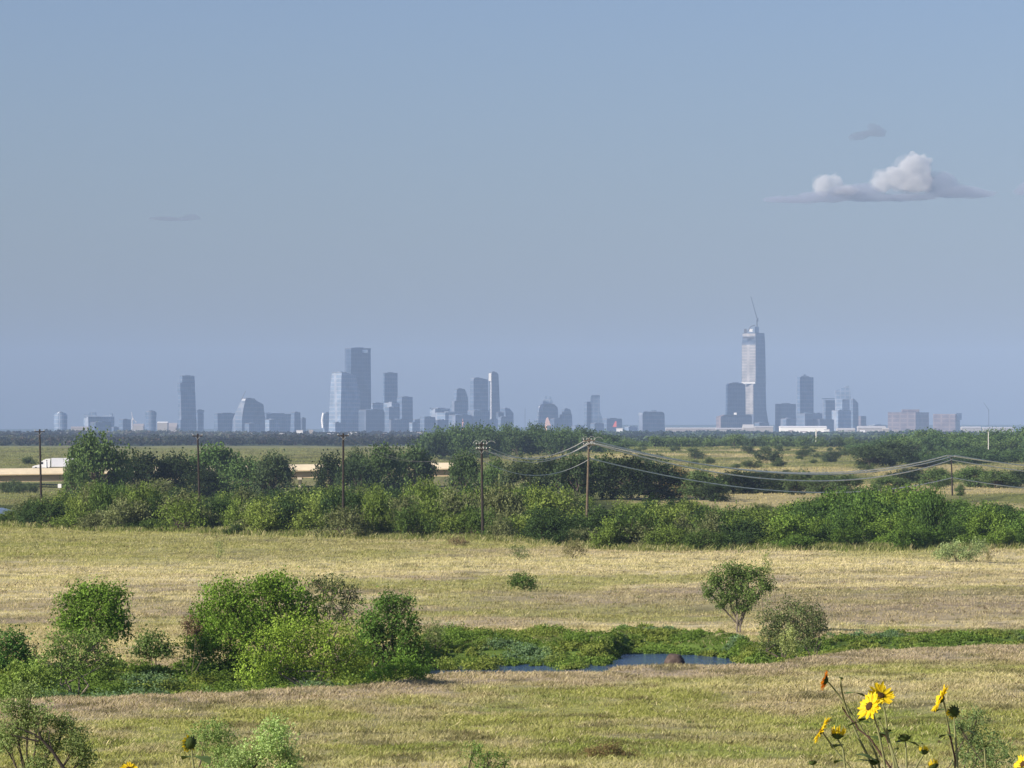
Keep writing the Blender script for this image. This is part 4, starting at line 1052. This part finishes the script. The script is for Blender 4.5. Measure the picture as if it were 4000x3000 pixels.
tower('stepped tower, tall right part and lower left part', 13400, [(G_, 2282, 2292, 2312), (1569, 2282, 2292, 2312)], fac=FB, cap=False,
      parts=[('poly', 'tall_part', [(2309, 1700), (2306, 1569), (2308, 1548), (2311, 1544), (2343, 1544), (2343, 1606), (2354, 1636), (2354, 1700)], 8, 40, FB), ('box', 'crown_band', 2311, 2342, 1543, 1547, 5, 8, FA)])
tower('low wing right of the stepped tower, with a red rooftop piece', 13500, [(G_, 2354, 2370, 2432), (1637, 2354, 2370, 2432)], fac=FB, parts=[('poly', 'red_cladding', [(2393, 1668), (2403, 1645), (2408, 1645), (2408, 1668)], -6, -4, ORANGE)])
tower('squat block with bumpy rounded roof standing alone at centre right', 13300, [(G_, 2493, 2510, 2600), (1620, 2493, 2510, 2600), (1612, 2496, 2512, 2597), (1608, 2503, 2516, 2590)], fac=FB, cap=False,
      parts=[('box', 'roof_hump', 2517, 2530, 1605, 1609, 8, 24, FB), ('box', 'roof_hump', 2545, 2565, 1602, 1609, 8, 24, FB)])
tower('dark rectangular tower left of the construction tower', 13200, [(G_, 2834, 2840, 2916), (1503, 2836, 2842, 2914), (1498, 2842, 2850, 2905)], fac=FA, t=1.6)
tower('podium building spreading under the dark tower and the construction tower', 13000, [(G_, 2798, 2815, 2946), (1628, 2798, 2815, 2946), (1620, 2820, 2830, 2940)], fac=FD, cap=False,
      parts=[('box', 'painted_glint_panel', 2868, 2879, 1612, 1620, 14, 20, BRIGHT)])
# the construction tower: left face gets pale slabs with sunlight painted in
tower('tallest tower, unfinished, with site machinery on its jagged top', 13300,
      [(G_, 2912, 2944, 3010), (1655, 2912, 2944, 3008), (1600, 2912, 2944, 2999), (1500, 2912, 2944, 2996), (1498, 2898, 2953, 2996), (1340, 2899, 2953, 2993), (1330, 2901, 2952, 2992), (1300, 2902, 2952, 2990)], fac=FA, t=.55, cap=False,
      parts=[('box', 'shaft_core', 2950, 2966, 1276, 1300, 10, 30, FA), ('box', 'shaft_core', 2908, 2918, 1284, 1300, 14, 24, STEEL),
             ('tube', 'formwork_arch', [(2918, 1298, 6), (2926, 1288, 6), (2934, 1275, 6), (2950, 1270, 6)], 1.3, STEEL), ('box', 'white_site_cabin', 2928, 2940, 1285, 1296, 4, 8, BRIGHT),
             ('box', 'ledge', 2897, 2950, 1492, 1499, 0.5, 3, BRIGHT), ('box', 'dark_net', 2903, 2950, 1316, 1322, 2, 6, STEEL)])
def lit_face():
    # pale panel with painted sunlight on the left faces, a few metres proud
    D = 13300; s = D / F; root = bpy.data.objects['skyscraper.021'] if False else None
tower('wide block left of the domed tower', 13400, [(G_, 3029, 3050, 3114), (1579, 3029, 3050, 3114)], fac=FA)
tower('tall square tower with a small dome on its roof', 13600, [(G_, 3112, 3125, 3182), (1473, 3112, 3125, 3181)], fac=FB, t=1.1, cap=False,
      parts=[('poly', 'roof_dome', [(3128, 1473), (3132, 1469), (3139, 1467), (3142, 1462), (3148, 1462), (3151, 1467), (3160, 1469), (3164, 1473)], 12, 34, FA)])
tower('low block right of the domed tower', 13300, [(G_, 3180, 3190, 3216), (1616, 3180, 3190, 3214)], fac=FB)
tower('block with a thin overhanging roof plane', 13500, [(G_, 3214, 3225, 3268), (1563, 3214, 3225, 3266)], fac=FB, cap=False, parts=[('box', 'roof_plane', 3211, 3264, 1556, 1559, -4, 30, FA)])
tower('blade shaped tower with slanted pointed top', 13300, [(G_, 3262, 3290, 3326), (1560, 3263, 3290, 3325)], fac=FC_, t=.4, cap=False,
      parts=[('poly', 'slanted_top', [(3264, 1560), (3263, 1526), (3280, 1519), (3300, 1511), (3316, 1506), (3323, 1532), (3325, 1560)], 6, 34, FC_)])
tower('block with cut corner right of the blade shaped tower', 13600, [(G_, 3323, 3332, 3356), (1575, 3323, 3332, 3355), (1561, 3324, 3332, 3341)], fac=FB)
tower('low tan block right of the cut corner block', 13800, [(G_, 3350, 3362, 3387), (1625, 3352, 3362, 3386)], fac=FD, cap=False)
tower('long brownish block with rooftop penthouse at the right', 12600, [(G_ + 6, 3471, 3576, 3646), (1610, 3471, 3576, 3646)], fac=FD, t=.35, cap=False, parts=[('box', 'penthouse', 3527, 3594, 1599, 1610, 20, 50, FD)])
tower('lower brown block ending the skyline at the right', 12800, [(G_ + 4, 3648, 3732, 3756), (1617, 3648, 3732, 3756)], fac=FD, t=.4, cap=False, parts=[('box', 'stair_tower', 3737, 3756, 1614, 1640, -4, 10, FA)])

for k_, (a_, b_, r_) in enumerate([(1300, 1332, 1652), (1420, 1470, 1640), (1455, 1502, 1610), (1520, 1596, 1640), (1598, 1640, 1652), (1640, 1700, 1630), (1690, 1752, 1642), (1752, 1842, 1622), (1890, 1962, 1640), (1945, 1985, 1630),
        (2150, 2200, 1636), (2232, 2284, 1664), (1035, 1092, 1640), (955, 1015, 1655), (3176, 3264, 1640), (3050, 3120, 1636), (3390, 3468, 1662), (612, 692, 1660), (350, 428, 1650), (436, 462, 1670), (2440, 2492, 1668), (2306, 2360, 1655), (1400, 1498, 1602), (1502, 1560, 1592), (1700, 1830, 1612), (1826, 1912, 1604), (1938, 1968, 1612), (3112, 3218, 1616), (3250, 3330, 1604), (2948, 3008, 1652)]):
    D_ = 12950 + (k_ * 137) % 300; w_ = b_ - a_; where = 'left of the flat topped dark tower' if b_ < 1345 else ('between the flat topped dark tower and the bright edged tower' if b_ < 1950 else 'right of the bright edged tower')
    o_ = tower(f'low hazy city block {where}', D_, [(1702, a_, a_ + w_ * .3, b_), (r_, a_, a_ + w_ * .3, b_)], fac=(FC_, FB, FA, FB)[k_ % 4], name='city_block', cat='building', t=.7,
               parts=[('box', 'stair_head', a_ + w_ * .4, a_ + w_ * .6, r_ - 4, r_, 14, 24, FB)])
    o_['group'] = f'low city blocks {where}'

# pale slabs painting sunlight onto the construction tower's left faces
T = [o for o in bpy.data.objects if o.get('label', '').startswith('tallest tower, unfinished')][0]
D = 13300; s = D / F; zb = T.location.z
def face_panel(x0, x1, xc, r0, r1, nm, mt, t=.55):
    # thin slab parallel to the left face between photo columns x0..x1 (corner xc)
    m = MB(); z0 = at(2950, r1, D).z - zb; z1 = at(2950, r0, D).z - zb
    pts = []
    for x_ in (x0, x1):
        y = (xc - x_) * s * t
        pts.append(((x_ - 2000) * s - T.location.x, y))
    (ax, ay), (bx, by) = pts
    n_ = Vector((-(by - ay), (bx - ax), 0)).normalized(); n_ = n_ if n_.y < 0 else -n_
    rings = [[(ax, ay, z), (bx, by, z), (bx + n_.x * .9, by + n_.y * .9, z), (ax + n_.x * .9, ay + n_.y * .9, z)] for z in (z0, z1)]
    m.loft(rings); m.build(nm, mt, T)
face_panel(2900, 2952, 2953, 1346, 1491, 'painted_lit_face', FE)
face_panel(2913, 2943, 2944, 1501, 1618, 'painted_lit_face', FE)
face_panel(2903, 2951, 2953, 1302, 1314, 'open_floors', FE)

# cranes
def crane(label, D, mast_, jib, counter=None, w_=1.4, matm=STEEL, name='tower_crane'):
    g = at(mast_[0], mast_[2], D); root = empty(name, g, label, 'crane')
    P_ = lambda px, row: at(px, row, D) - g
    MB().tube([P_(mast_[0], mast_[2]), P_(mast_[0], mast_[1])], w_, 4).build('mast', matm, root)
    a, b_ = P_(*jib[0]), P_(*jib[1])
    m = MB(); m.tube([a + Vector((0, 0, 0)), b_], [w_ * .8, w_ * .5], 4); m.build('jib', matm, root)
    if counter: MB().tube([P_(*counter[0]), P_(*counter[1])], w_ * .8, 4).build('counter_jib', matm, root)
    m = MB(); m.box(tuple(a + Vector((0, 0, -1))), (w_ * 3, w_ * 3, w_ * 2.4)); m.build('operator_cab', matm, root)
CR_PALE = mat('pale_crane_steel', (.62, .58, .55), .6, var=.1, scale=.2)
CR_HAZE = mat('thin_grey_steel', (.05, .05, .055), .7, var=.1, scale=.2)
crane('pale crane mast with dark upright jib left of the notched skyscraper', 12800, (517, 1634, 1690), ((519, 1636), (514, 1610)), ((519, 1636), (533, 1650)), 1.6, CR_PALE)
crane('short crane arm leaning right on top of the sail shaped building', 13310, (946, 1556, 1562), ((945, 1558), (960, 1526)), None, 1.3)
crane('long thin crane arm leaning left above the tallest tower', 13312, (2957, 1250, 1280), ((2959, 1252), (2933, 1158)), ((2959, 1252), (2962, 1243)), 1.7, CR_HAZE)
crane('very faint thin crane alone at the far right of the skyline', 13900, (3862, 1600, 1690), ((3862, 1601), (3842, 1572)), None, .9, CR_HAZE)
REDW = mat('red_white_mast_paint', (.7, .35, .30), .7, var=.2, scale=.05)
crane('small red and white mast in front of the stepped tower', 12500, (1808, 1648, 1680), ((1808, 1649), (1808, 1636)), None, 1.5, REDW, name='radio_mast')
crane('thin faint radio mast left of the twin pointed tower', 13000, (2051, 1600, 1680), ((2051, 1600), (2051, 1592)), None, .6, CR_HAZE, name='radio_mast')

# low pale buildings before the skyline
def hall(label, px0, px1, row0, row1, D, wallm, roofm, rise=3, depth=40, name='warehouse', group=None, cat='building'):
    s = D / F; cxp = (px0 + px1) / 2; g = gpt(cxp, D); zt = at(cxp, row0, D).z; W_ = (px1 - px0) * s
    zl = max(min(g.z - 1, at(cxp, row1, D).z), g.z - 1)
    root = empty(name, (g.x, D, g.z - 1), label, cat, group); h = zt - root.location.z - rise
    m = MB(); m.box((0, depth / 2, h / 2), (W_, depth, h)); m.build('wall', wallm, root)
    ov = .3 if W_ < 30 else .8
    m = MB(); m.loft([[(x_, -ov, h + .01), (x_, depth + ov, h + .01), (x_, depth / 2, h + rise)] for x_ in (-W_ / 2 - ov, W_ / 2 + ov)]); m.build('roof', roofm, root)
    return root
PW = mat('pale_wall', (.34, .31, .28), .8, var=.06, scale=.05); PR_ = mat('pale_metal_roof', (.50, .48, .45), .5, var=.06, scale=.05); DR = mat('dull_roof', (.32, .28, .26), .9, var=.1, scale=.05)
hall('long brilliant white flat building under the domed tower', 3047, 3229, 1664, 1680, 10500, BRIGHT, BRIGHT, 3)
hall('pale low hall below the podium of the dark tower', 2798, 2903, 1671, 1680, 10800, PW, PR_, 3)
hall('rounded pale arena below the construction tower', 2903, 2945, 1658, 1682, 10600, PW, PR_, 8)
hall('pale low hall right of the rounded pale arena', 2950, 3020, 1664, 1672, 10700, PW, PR_, 3)
hall('long thin pale roofed shed right of the squat lone block', 2602, 2798, 1670, 1680, 11000, DR, PR_, 3)
hall('white shed right of the long brilliant building', 3272, 3340, 1672, 1682, 9800, PW, PR_, 4)
hall('larger pale shed left of the long brownish block', 3352, 3460, 1664, 1676, 11200, PW, PR_, 5)
hall('long pale roof on the horizon right of the brown blocks', 3758, 3832, 1666, 1675, 12000, PW, PR_, 4)
hall('second pale roof on the horizon near the right edge', 3842, 3960, 1668, 1676, 12300, PW, PR_, 4)
hall('white stadium canopy left of the notched skyscraper', 614, 654, 1647, 1660, 12000, PW, BRIGHT, 3)
hall('dark sloped shed between the white canopy and the notched skyscraper', 654, 690, 1652, 1680, 12500, DR, DR, 10)
hall('low grey shed left of the pale crane mast cluster', 277, 345, 1666, 1680, 11500, PW, DR, 4)
hall('grey low building just left of the white canopy', 520, 560, 1655, 1680, 12400, PW, DR, 6)
spots = [(170, 1730), (620, 1722), (700, 1718), (870, 1722), (1052, 1716), (845, 1726), (1170, 1688), (1215, 1687), (1445, 1720), (30, 1712), (330, 1705), (250, 1698), (400, 1708), (480, 1700), (560, 1696), (660, 1700), (740, 1700), (920, 1704), (980, 1698), (1100, 1700), (1290, 1700),
         (1380, 1696), (1500, 1700), (3300, 1690), (3370, 1684), (3420, 1690), (3500, 1686), (3230, 1684), (3460, 1680), (3560, 1684), (2420, 1680), (1640, 1696), (3090, 1688), (3140, 1692)]
for i, (px, row) in enumerate(spots):
    side = 'left' if px < 2000 else 'right'
    D = float(np.interp(row, [1680, 1700, 1716, 1730], [8500, 8000, 6800, 4800])) if side == 'left' else 8500
    s = D / F; g = gpt(px, D); W_ = rn.uniform(7, 13)
    hall(f'tiny pale house among the far trees on the {side}', px - W_ / s / 2, px + W_ / s / 2, row - 8, row + 10, D, PW if i % 3 else WHITE, rn.choice([PR_, DR, PR_]), 1.6, 9, name='house', group=f'tiny houses in the far woodland on the {side}', cat='house')

# ------------------------------------------------------------------ sunflowers close to the camera
YEL = mat('petal_yellow', (.80, .60, .015), .6, var=.22, scale=60); ORG = mat('petal_orange', (.80, .30, .015), .6, var=.2, scale=60)
for mm in (YEL, ORG):
    n = mm.node_tree; b = n.nodes['Principled BSDF']; tl = n.nodes.new('ShaderNodeBsdfTranslucent'); mx = n.nodes.new('ShaderNodeMixShader'); mx.inputs[0].default_value = .4
    src = b.inputs['Base Color'].links[0].from_socket; n.links.new(src, tl.inputs[0]); out = n.nodes['Material Output']
    n.links.new(b.outputs[0], mx.inputs[1]); n.links.new(tl.outputs[0], mx.inputs[2]); n.links.new(mx.outputs[0], out.inputs[0])
DISK = mat('seed_disk_brown', (.055, .028, .008), .95, var=.5, scale=300); CAL = mat('calyx_green', (.045, .07, .015), .9, var=.35, scale=120)
STEM = mat('stem_green', (.20, .21, .09), .8, var=.25, scale=40); DRY = mat('dry_stem_brown', (.10, .06, .045), .9, var=.3, scale=40)
def frame(nv):
    nv = Vector(nv).normalized(); a = nv.cross(Vector((0, 0, 1)));
    if a.length < .1: a = Vector((1, 0, 0))
    a.normalize(); return nv, a, nv.cross(a)
def sunflower(label, px, row, D, nrm, rp, rd, stem, petals=20, arc=(0, 2 * math.pi), matl=None, seed=0, stem_mat=None, fold=.0, name='sunflower', cat='sunflower', group=None, leafs=True):
    """nrm: way the face looks; rp / rd: petal and disk radius in photo px; stem: photo points down to the ground"""
    s = D / F; c = at(px, row, D); r = random.Random(seed)
    pts = [c] + [at(p, q, D + dd) for p, q, dd in stem]
    last = pts[-1]; gx = last.x + r.uniform(-.03, .03); gy = last.y + .02
    base = Vector((gx, gy, gz(gx, gy)))
    root = empty(name, base, label, cat, group)
    pts.append(base.lerp(last, .45) + Vector((r.uniform(-.02, .02), 0, 0))); pts.append(base - Vector((0, 0, .02)))
    nv, a, b_ = frame(nrm)
    cl = c - base; P0 = [p - base for p in pts]; P0[0] = cl - nv * rd * s * .55
    # smooth the stem
    sm = []
    for i in range(len(P0) - 1):
        for t in (0, .34, .67): sm.append(P0[i].lerp(P0[i + 1], t))
    sm.append(P0[-1])
    for k in range(2): sm = [sm[0]] + [(sm[i - 1] + sm[i] * 2 + sm[i + 1]) / 4 for i in range(1, len(sm) - 1)] + [sm[-1]]
    MB().tube(sm, [.0022 + .0038 * i / len(sm) for i in range(len(sm))], 7).build('stem', stem_mat or STEM, root, smooth=True)
    R0 = rd * s
    if petals:
        m = MB()
        for k in range(petals):
            for lay in (0, 1):
                th = arc[0] + (arc[1] - arc[0]) * (k + .5 * lay + r.uniform(-.3, .3)) / petals
                L = (rp * 1.0 * s - R0 * .75) * r.uniform(.78, 1.1); W_ = L * r.uniform(.30, .42); bend = r.uniform(-.12, .35) + fold
                rad = a * math.cos(th) + b_ * math.sin(th); tan = -a * math.sin(th) + b_ * math.cos(th); tw = r.uniform(-.35, .35)
                vs = []; fs = []
                for i, (u, wv) in enumerate(((0, .45), (.2, .8), (.45, 1), (.7, .85), (.88, .5), (1.0, .06))):
                    q = cl + rad * (R0 * .75 + L * u * (1 - abs(bend) * .25 * u)) + nv * (L * bend * u * u - .0015 * lay)
                    side = (tan * math.cos(tw * u) + nv * math.sin(tw * u)) * W_ / 2 * wv
                    vs += [q - side + nv * W_ * .12 * wv, q - nv * W_ * .06, q + side + nv * W_ * .12 * wv]
                    if i: o_ = 3 * i; fs += [(o_ - 3, o_ - 2, o_ + 1, o_), (o_ - 2, o_ - 1, o_ + 2, o_ + 1)]
                m.add(vs, fs)
        m.build('petals', matl or YEL, root, smooth=True)
    # disk: domed, bumpy
    m = MB(); rr = []
    for i, (u, h) in enumerate(((1.0, 0), (.97, .14), (.85, .28), (.6, .38), (.32, .36), (.05, .33))):
        rr.append([cl + (a * math.cos(t) + b_ * math.sin(t)) * R0 * u * (1 + .04 * math.sin(5 * t + i)) + nv * R0 * h for t in [2 * math.pi * k / 18 for k in range(18)]])
    m.loft(rr); m.build('seed_disk', DISK, root, smooth=True)
    m = MB(); rr = []
    for u, h in ((1.04, -.02), (1.0, -.25), (.8, -.5), (.45, -.72), (.12, -.8)):
        rr.append([cl + (a * math.cos(t) + b_ * math.sin(t)) * R0 * u + nv * R0 * h for t in [2 * math.pi * k / 16 for k in range(16)]])
    m.loft(rr)
    for k in range(13):   # pointed green bracts
        th = 2 * math.pi * k / 13 + r.uniform(-.1, .1); rad = a * math.cos(th) + b_ * math.sin(th); tan = -a * math.sin(th) + b_ * math.cos(th)
        q0 = cl + rad * R0 * .8 - nv * R0 * .4; q1 = cl + rad * R0 * 1.15 + nv * R0 * .02; q2 = cl + rad * R0 * 1.5 + nv * R0 * r.uniform(-.1, .35)
        wv = R0 * .2; m.add([q0 - tan * wv, q0 + tan * wv, q1 + tan * wv * .8, q2, q1 - tan * wv * .8], [(0, 1, 2, 3, 4)])
    m.build('calyx', CAL, root, smooth=False)
    if leafs:
        for k in range(5):
            i = int(len(sm) * (r.uniform(.62, .92) if k < 3 else r.uniform(.22, .5))); p = sm[i]; m = MB(); an = r.uniform(0, 6.28); d = Vector((math.cos(an), math.sin(an), .35)).normalized(); sd_ = d.cross(Vector((0, 0, 1))).normalized(); L = r.uniform(.06, .11)
            vs = []; fs = []
            for j, (u, wv) in enumerate(((0, .05), (.3, .8), (.6, .7), (1, .03))):
                q = p + d * L * (u + .2) - Vector((0, 0, 1)) * L * .5 * u * u
                vs += [q - sd_ * L * .35 * wv, q + sd_ * L * .35 * wv]
                if j: fs.append((2 * j - 2, 2 * j - 1, 2 * j + 1, 2 * j))
            m.add(vs, fs); m.build('leaf', mat('leaf_green', (.07, .12, .03), .8) if 'LG' not in globals() else LG, root)
    return root
LG = mat('sunflower_leaf_green', (.075, .12, .03), .85, var=.3, scale=30)
def bud(label, px, row, D, rd, stem, seed, yellow=False, group=None):
    return sunflower(label, px, row, D, (random.Random(seed).uniform(-.4, .4), .5, .9), rd * (1.55 if yellow else 1.0), rd * .82, stem, petals=11 if yellow else 0, seed=seed, name='sunflower_bud', cat='flower bud', group=group, leafs=False, fold=1.3)
DD = 16.0
sunflower('orange petalled sunflower seen from the side, left and highest of the group', 3222, 2657, DD, (-.93, .25, .25), 42, 17, [(3250, 2680, .1), (3330, 2790, .1), (3420, 2930, .1), (3450, 3040, .1)], matl=ORG, seed=1, stem_mat=STEM)
bud('tiny dark bud floating right of the orange petalled sunflower', 3286, 2648, DD, 8, [(3283, 2670, 0), (3300, 2760, .1), (3360, 2900, .1), (3440, 3040, .1)], 2)
sunflower('largest open sunflower facing the camera with big dark disk', 3396, 2759, DD - .15, (-.74, -.52, .44), 66, 18, [(3410, 2790, .05), (3424, 2830, .05), (3440, 2900, .05), (3470, 3040, .1)], petals=14, seed=3)
sunflower('open sunflower overlapping behind the largest one, petals raised', 3442, 2716, DD, (.32, -.62, .70), 60, 15, [(3450, 2755, 0), (3461, 2800, 0), (3465, 2875, 0), (3500, 2975, 0), (3520, 3050, 0)], petals=12, seed=4, fold=.25)
sunflower('yellow sunflower in profile with petals swept left, at the right', 3676, 2730, DD, (-.88, .05, .45), 66, 17, [(3690, 2752, .05), (3702, 2830, .1), (3722, 2920, .1), (3738, 3050, .1)], petals=17, seed=5)
sunflower('nodding sunflower seen from behind, dark back with few petals', 3726, 2780, DD, (-.35, .88, .05), 34, 20, [(3727, 2805, 0), (3730, 2860, 0), (3736, 2920, 0), (3742, 3050, 0)], petals=6, arc=(1.2, 3.8), seed=6)
sunflower('yellow sunflower in profile facing left, lowest left of the group', 3206, 2853, DD, (-.86, .1, .45), 64, 15, [(3220, 2872, 0), (3271, 2942, 0), (3325, 3000, 0), (3350, 3060, 0)], petals=13, seed=7, fold=-.15)
sunflower('half open small sunflower with short upright petals', 3271, 2872, DD, (.15, .25, .95), 40, 20, [(3283, 2905, 0), (3294, 2930, 0), (3297, 2970, 0), (3310, 3050, 0)], petals=12, seed=8, fold=1.2)
bud('large round dark green bud in the centre of the sunflower group', 3533, 2880, DD, 25, [(3538, 2905, 0), (3540, 2950, 0), (3541, 3000, 0), (3544, 3060, 0)], 9)
bud('small yellow opening bud right of the large dark bud', 3610, 2937, DD, 17, [(3604, 2955, 0), (3580, 2990, 0), (3560, 3050, 0)], 10, True)
bud('small green bud at the bottom edge, leftmost in the group', 3174, 2978, DD, 17, [(3178, 3000, 0), (3190, 3060, 0)], 11)
bud('round dark bud at the bottom edge below the largest sunflower', 3414, 2975, DD, 21, [(3422, 3000, 0), (3440, 3060, 0)], 12)
sunflower('yellow sunflower cut by the right frame edge at the bottom', 3996, 2985, DD - .3, (-.7, -.5, .5), 50, 14, [(3990, 3010, 0), (3995, 3070, 0)], petals=16, seed=13)
bud('small yellow flower bud at the bottom edge left of the brown stalk', 3648, 2992, DD, 19, [(3650, 3010, 0), (3655, 3060, 0)], 14, True)
bud('faint green bud in front of the weedy shrub at the right', 3845, 2912, DD, 12, [(3846, 2930, 0), (3850, 3000, 0), (3856, 3060, 0)], 15)
bud('tiny bud on a side shoot under the largest sunflower', 3434, 2806, DD, 8, [(3437, 2820, 0), (3462, 2860, 0), (3490, 2960, 0), (3500, 3050, 0)], 16)
bud('tiny bud beside the thin upright stalk, centre of the group', 3475, 2853, DD, 8, [(3466, 2862, 0), (3466, 2880, 0), (3498, 2975, 0), (3510, 3050, 0)], 17)
bud('tiny bud just left of the large dark bud stem', 3504, 2924, DD, 8, [(3500, 2935, 0), (3490, 2960, 0), (3496, 3050, 0)], 18)
sunflower('lone sunflower seen from behind at lower left, withered yellow petals', 743, 2903, DD, (-.55, .83, .1), 40, 23, [(748, 2930, 0), (752, 2965, 0), (757, 3000, 0), (762, 3060, 0)], petals=9, arc=(.9, 4.6), seed=19)
sunflower('bright yellow flower head just peeping over the bottom edge, lower left', 504, 3005, DD - .3, (.1, -.6, .8), 40, 14, [(508, 3040, 0), (512, 3090, 0)], petals=20, seed=20)
# bare brown stalks
def stalk(label, pts, rad):
    P_ = [at(p, q, DD + .05) for p, q in pts]; e = P_[-1]; base = Vector((e.x + .02, e.y, gz(e.x, e.y)))
    root = empty('dry_stalk', base, label, 'stalk'); P_ = [p - base for p in P_] + [Vector((0, 0, -.02))]
    MB().tube(P_, [rad * (.45 + .55 * i / (len(P_) - 1)) for i in range(len(P_))], 6).build('stem', DRY, root, smooth=True)
    m = MB()
    for i in range(1, len(P_) - 1):
        d = Vector((random.Random(i).uniform(-1, 1) * .02, 0, .035)); m.tube([P_[i], P_[i] + d * .5, P_[i] + d], [rad * .4, rad * .3, rad * .1], 5)
    m.build('twig', DRY, root)
stalk('long dark bare stalk slanting through the left of the sunflower group', [(3289, 2761), (3310, 2795), (3339, 2824), (3352, 2848), (3398, 2883), (3440, 2945), (3479, 3000), (3510, 3050)], .0045)
stalk('second brown bare stalk in the middle of the sunflower group', [(3416, 2862), (3440, 2862), (3462, 2880), (3478, 2930), (3500, 2995), (3520, 3060)], .004)
stalk('thin upright dark stalk below the nodding sunflower', [(3706, 2835), (3714, 2890), (3728, 2950), (3740, 3010), (3745, 3060)], .005)

# ------------------------------------------------------------------ clouds (real volumes, beyond the haze)
def vapour(name, dens, color=(.97, .98, 1)):
    cm = bpy.data.materials.new(name); cm.use_nodes = True; n = cm.node_tree; n.nodes.clear()
    out = n.nodes.new('ShaderNodeOutputMaterial'); pv = n.nodes.new('ShaderNodeVolumePrincipled'); n.links.new(pv.outputs[0], out.inputs['Volume'])
    pv.inputs['Color'].default_value = (*color, 1); pv.inputs['Density'].default_value = dens; pv.inputs['Anisotropy'].default_value = .0
    return cm
def puff_mesh(name, D, c, puffs, matl, parent, seed, depth, sub=6, voxel=13.0, flat=None, rough=.30):
    """soft lumps merged by a voxel remesh into one closed body of even vapour"""
    import bmesh
    s = D / F; r = random.Random(seed); bm = bmesh.new()
    def ball(x, y, z, a, b_, h):
        bmesh.ops.create_icosphere(bm, subdivisions=2, radius=1, matrix=Matrix.Translation((x, y, z)) @ Matrix.Diagonal((a, b_, h, 1)))
    for px, row, rx, ry in puffs:
        p = at(px, row, D) - c; a, h = rx * s, ry * s; dd = min(depth, max(a, h) * 1.1)
        ball(p.x, 0, p.z, a * .98, dd * .95, h * .98)
        for k in range(sub):
            th = r.uniform(0, 6.28); e = r.uniform(.55, .85); q = r.uniform(.28, .5)
            ball(p.x + math.cos(th) * a * e, r.uniform(-.6, .6) * dd, p.z + math.sin(th) * h * e, a * q, dd * q, h * q * 1.05)
    if flat is not None:
        zf = (at(2000, flat, D) - c).z
        for v in bm.verts:
            if v.co.z < zf: v.co.z = zf + (v.co.z - zf) * .12
    me = bpy.data.meshes.new(name); bm.to_mesh(me); bm.free(); me.materials.append(matl)
    o = link_mesh(name, me, parent)
    md = o.modifiers.new('merge', 'REMESH'); md.mode = 'VOXEL'; md.voxel_size = voxel
    tx = bpy.data.textures.new(name, 'CLOUDS'); tx.noise_scale = voxel * 5; tx.noise_depth = 4
    dm = o.modifiers.new('billow', 'DISPLACE'); dm.texture = tx; dm.strength = voxel * rough * 8; dm.mid_level = .5; dm.texture_coords = 'LOCAL'
    sm = o.modifiers.new('soften', 'SMOOTH'); sm.iterations = 1
    return o
def cloud(label, D, cpx, crow):
    c = at(cpx, crow, D); o = empty('cloud', c, label, 'cloud'); return o, c
V1 = vapour('cloud_vapour', .0095); V0 = vapour('cloud_veil_vapour', .0022); V2 = vapour('thin_cloud_vapour', .0055, (.52, .56, .68)); V3 = vapour('wisp_vapour', .0055, (.34, .38, .46))
o, c = cloud('white puffed cumulus cloud with flat grey base at the upper right', 30000, 3430, 700)
BP = [(3560, 655, 62, 56), (3605, 640, 38, 38), (3450, 710, 52, 50), (3500, 700, 60, 50), (3565, 715, 78, 50), (3610, 690, 40, 50), (3215, 725, 46, 42), (3262, 708, 32, 28), (3300, 745, 60, 24)]
puff_mesh('bright_puffs', 30000, c, [(a, b_, x_ * .84, y_ * .84) for a, b_, x_, y_ in BP], V1, o, 1, 200, flat=764, sub=16, voxel=8, rough=.9)
puff_mesh('thin_veil', 30000, c, [(a, b_, x_ * 1.02, y_ * 1.02) for a, b_, x_, y_ in BP], V0, o, 11, 230, flat=772, sub=10, voxel=12, rough=.7)
puff_mesh('grey_base', 30000, c, [(3735, 748, 125, 28), (3680, 712, 66, 46), (3400, 774, 170, 14), (3530, 770, 140, 16), (3150, 782, 160, 20), (3050, 780, 80, 16), (3820, 758, 70, 16), (3350, 750, 110, 28), (3200, 766, 90, 20)], V2, o, 2, 160, flat=790)
o, c = cloud('small faint grey wisp above the cumulus cloud', 30000, 3390, 520)
puff_mesh('vapour', 30000, c, [(3350, 535, 42, 13), (3425, 510, 40, 14), (3395, 522, 70, 12), (3410, 490, 30, 7)], V3, o, 3, 90, voxel=9)
o, c = cloud('thin flat faint grey wisp at the left', 30000, 690, 850)
puff_mesh('vapour', 30000, c, [(640, 853, 70, 8), (745, 848, 38, 13), (690, 857, 100, 5)], V3, o, 4, 110, voxel=9)
o, c = cloud('faint cloud edge entering at the right frame edge', 30000, 4030, 735)
puff_mesh('vapour', 30000, c, [(4030, 732, 60, 28), (4000, 748, 50, 14), (4090, 725, 60, 40)], V2, o, 5, 120)

# ------------------------------------------------------------------ haze
HM = bpy.data.materials.new('haze_air'); HM.use_nodes = True; n = HM.node_tree; n.nodes.clear()
out = n.nodes.new('ShaderNodeOutputMaterial'); pv = n.nodes.new('ShaderNodeVolumePrincipled'); n.links.new(pv.outputs[0], out.inputs['Volume'])
pv.inputs['Color'].default_value = (.42, .58, .88, 1); pv.inputs['Density'].default_value = 4.6e-5; pv.inputs['Anisotropy'].default_value = -0.35
m = MB(); m.box((0, 11400, 205), (21000, 24000, 450)); hz = m.build('haze', HM)
tag(hz, 'pale blue haze fading the skyline and the far woods', 'haze', kind='stuff')
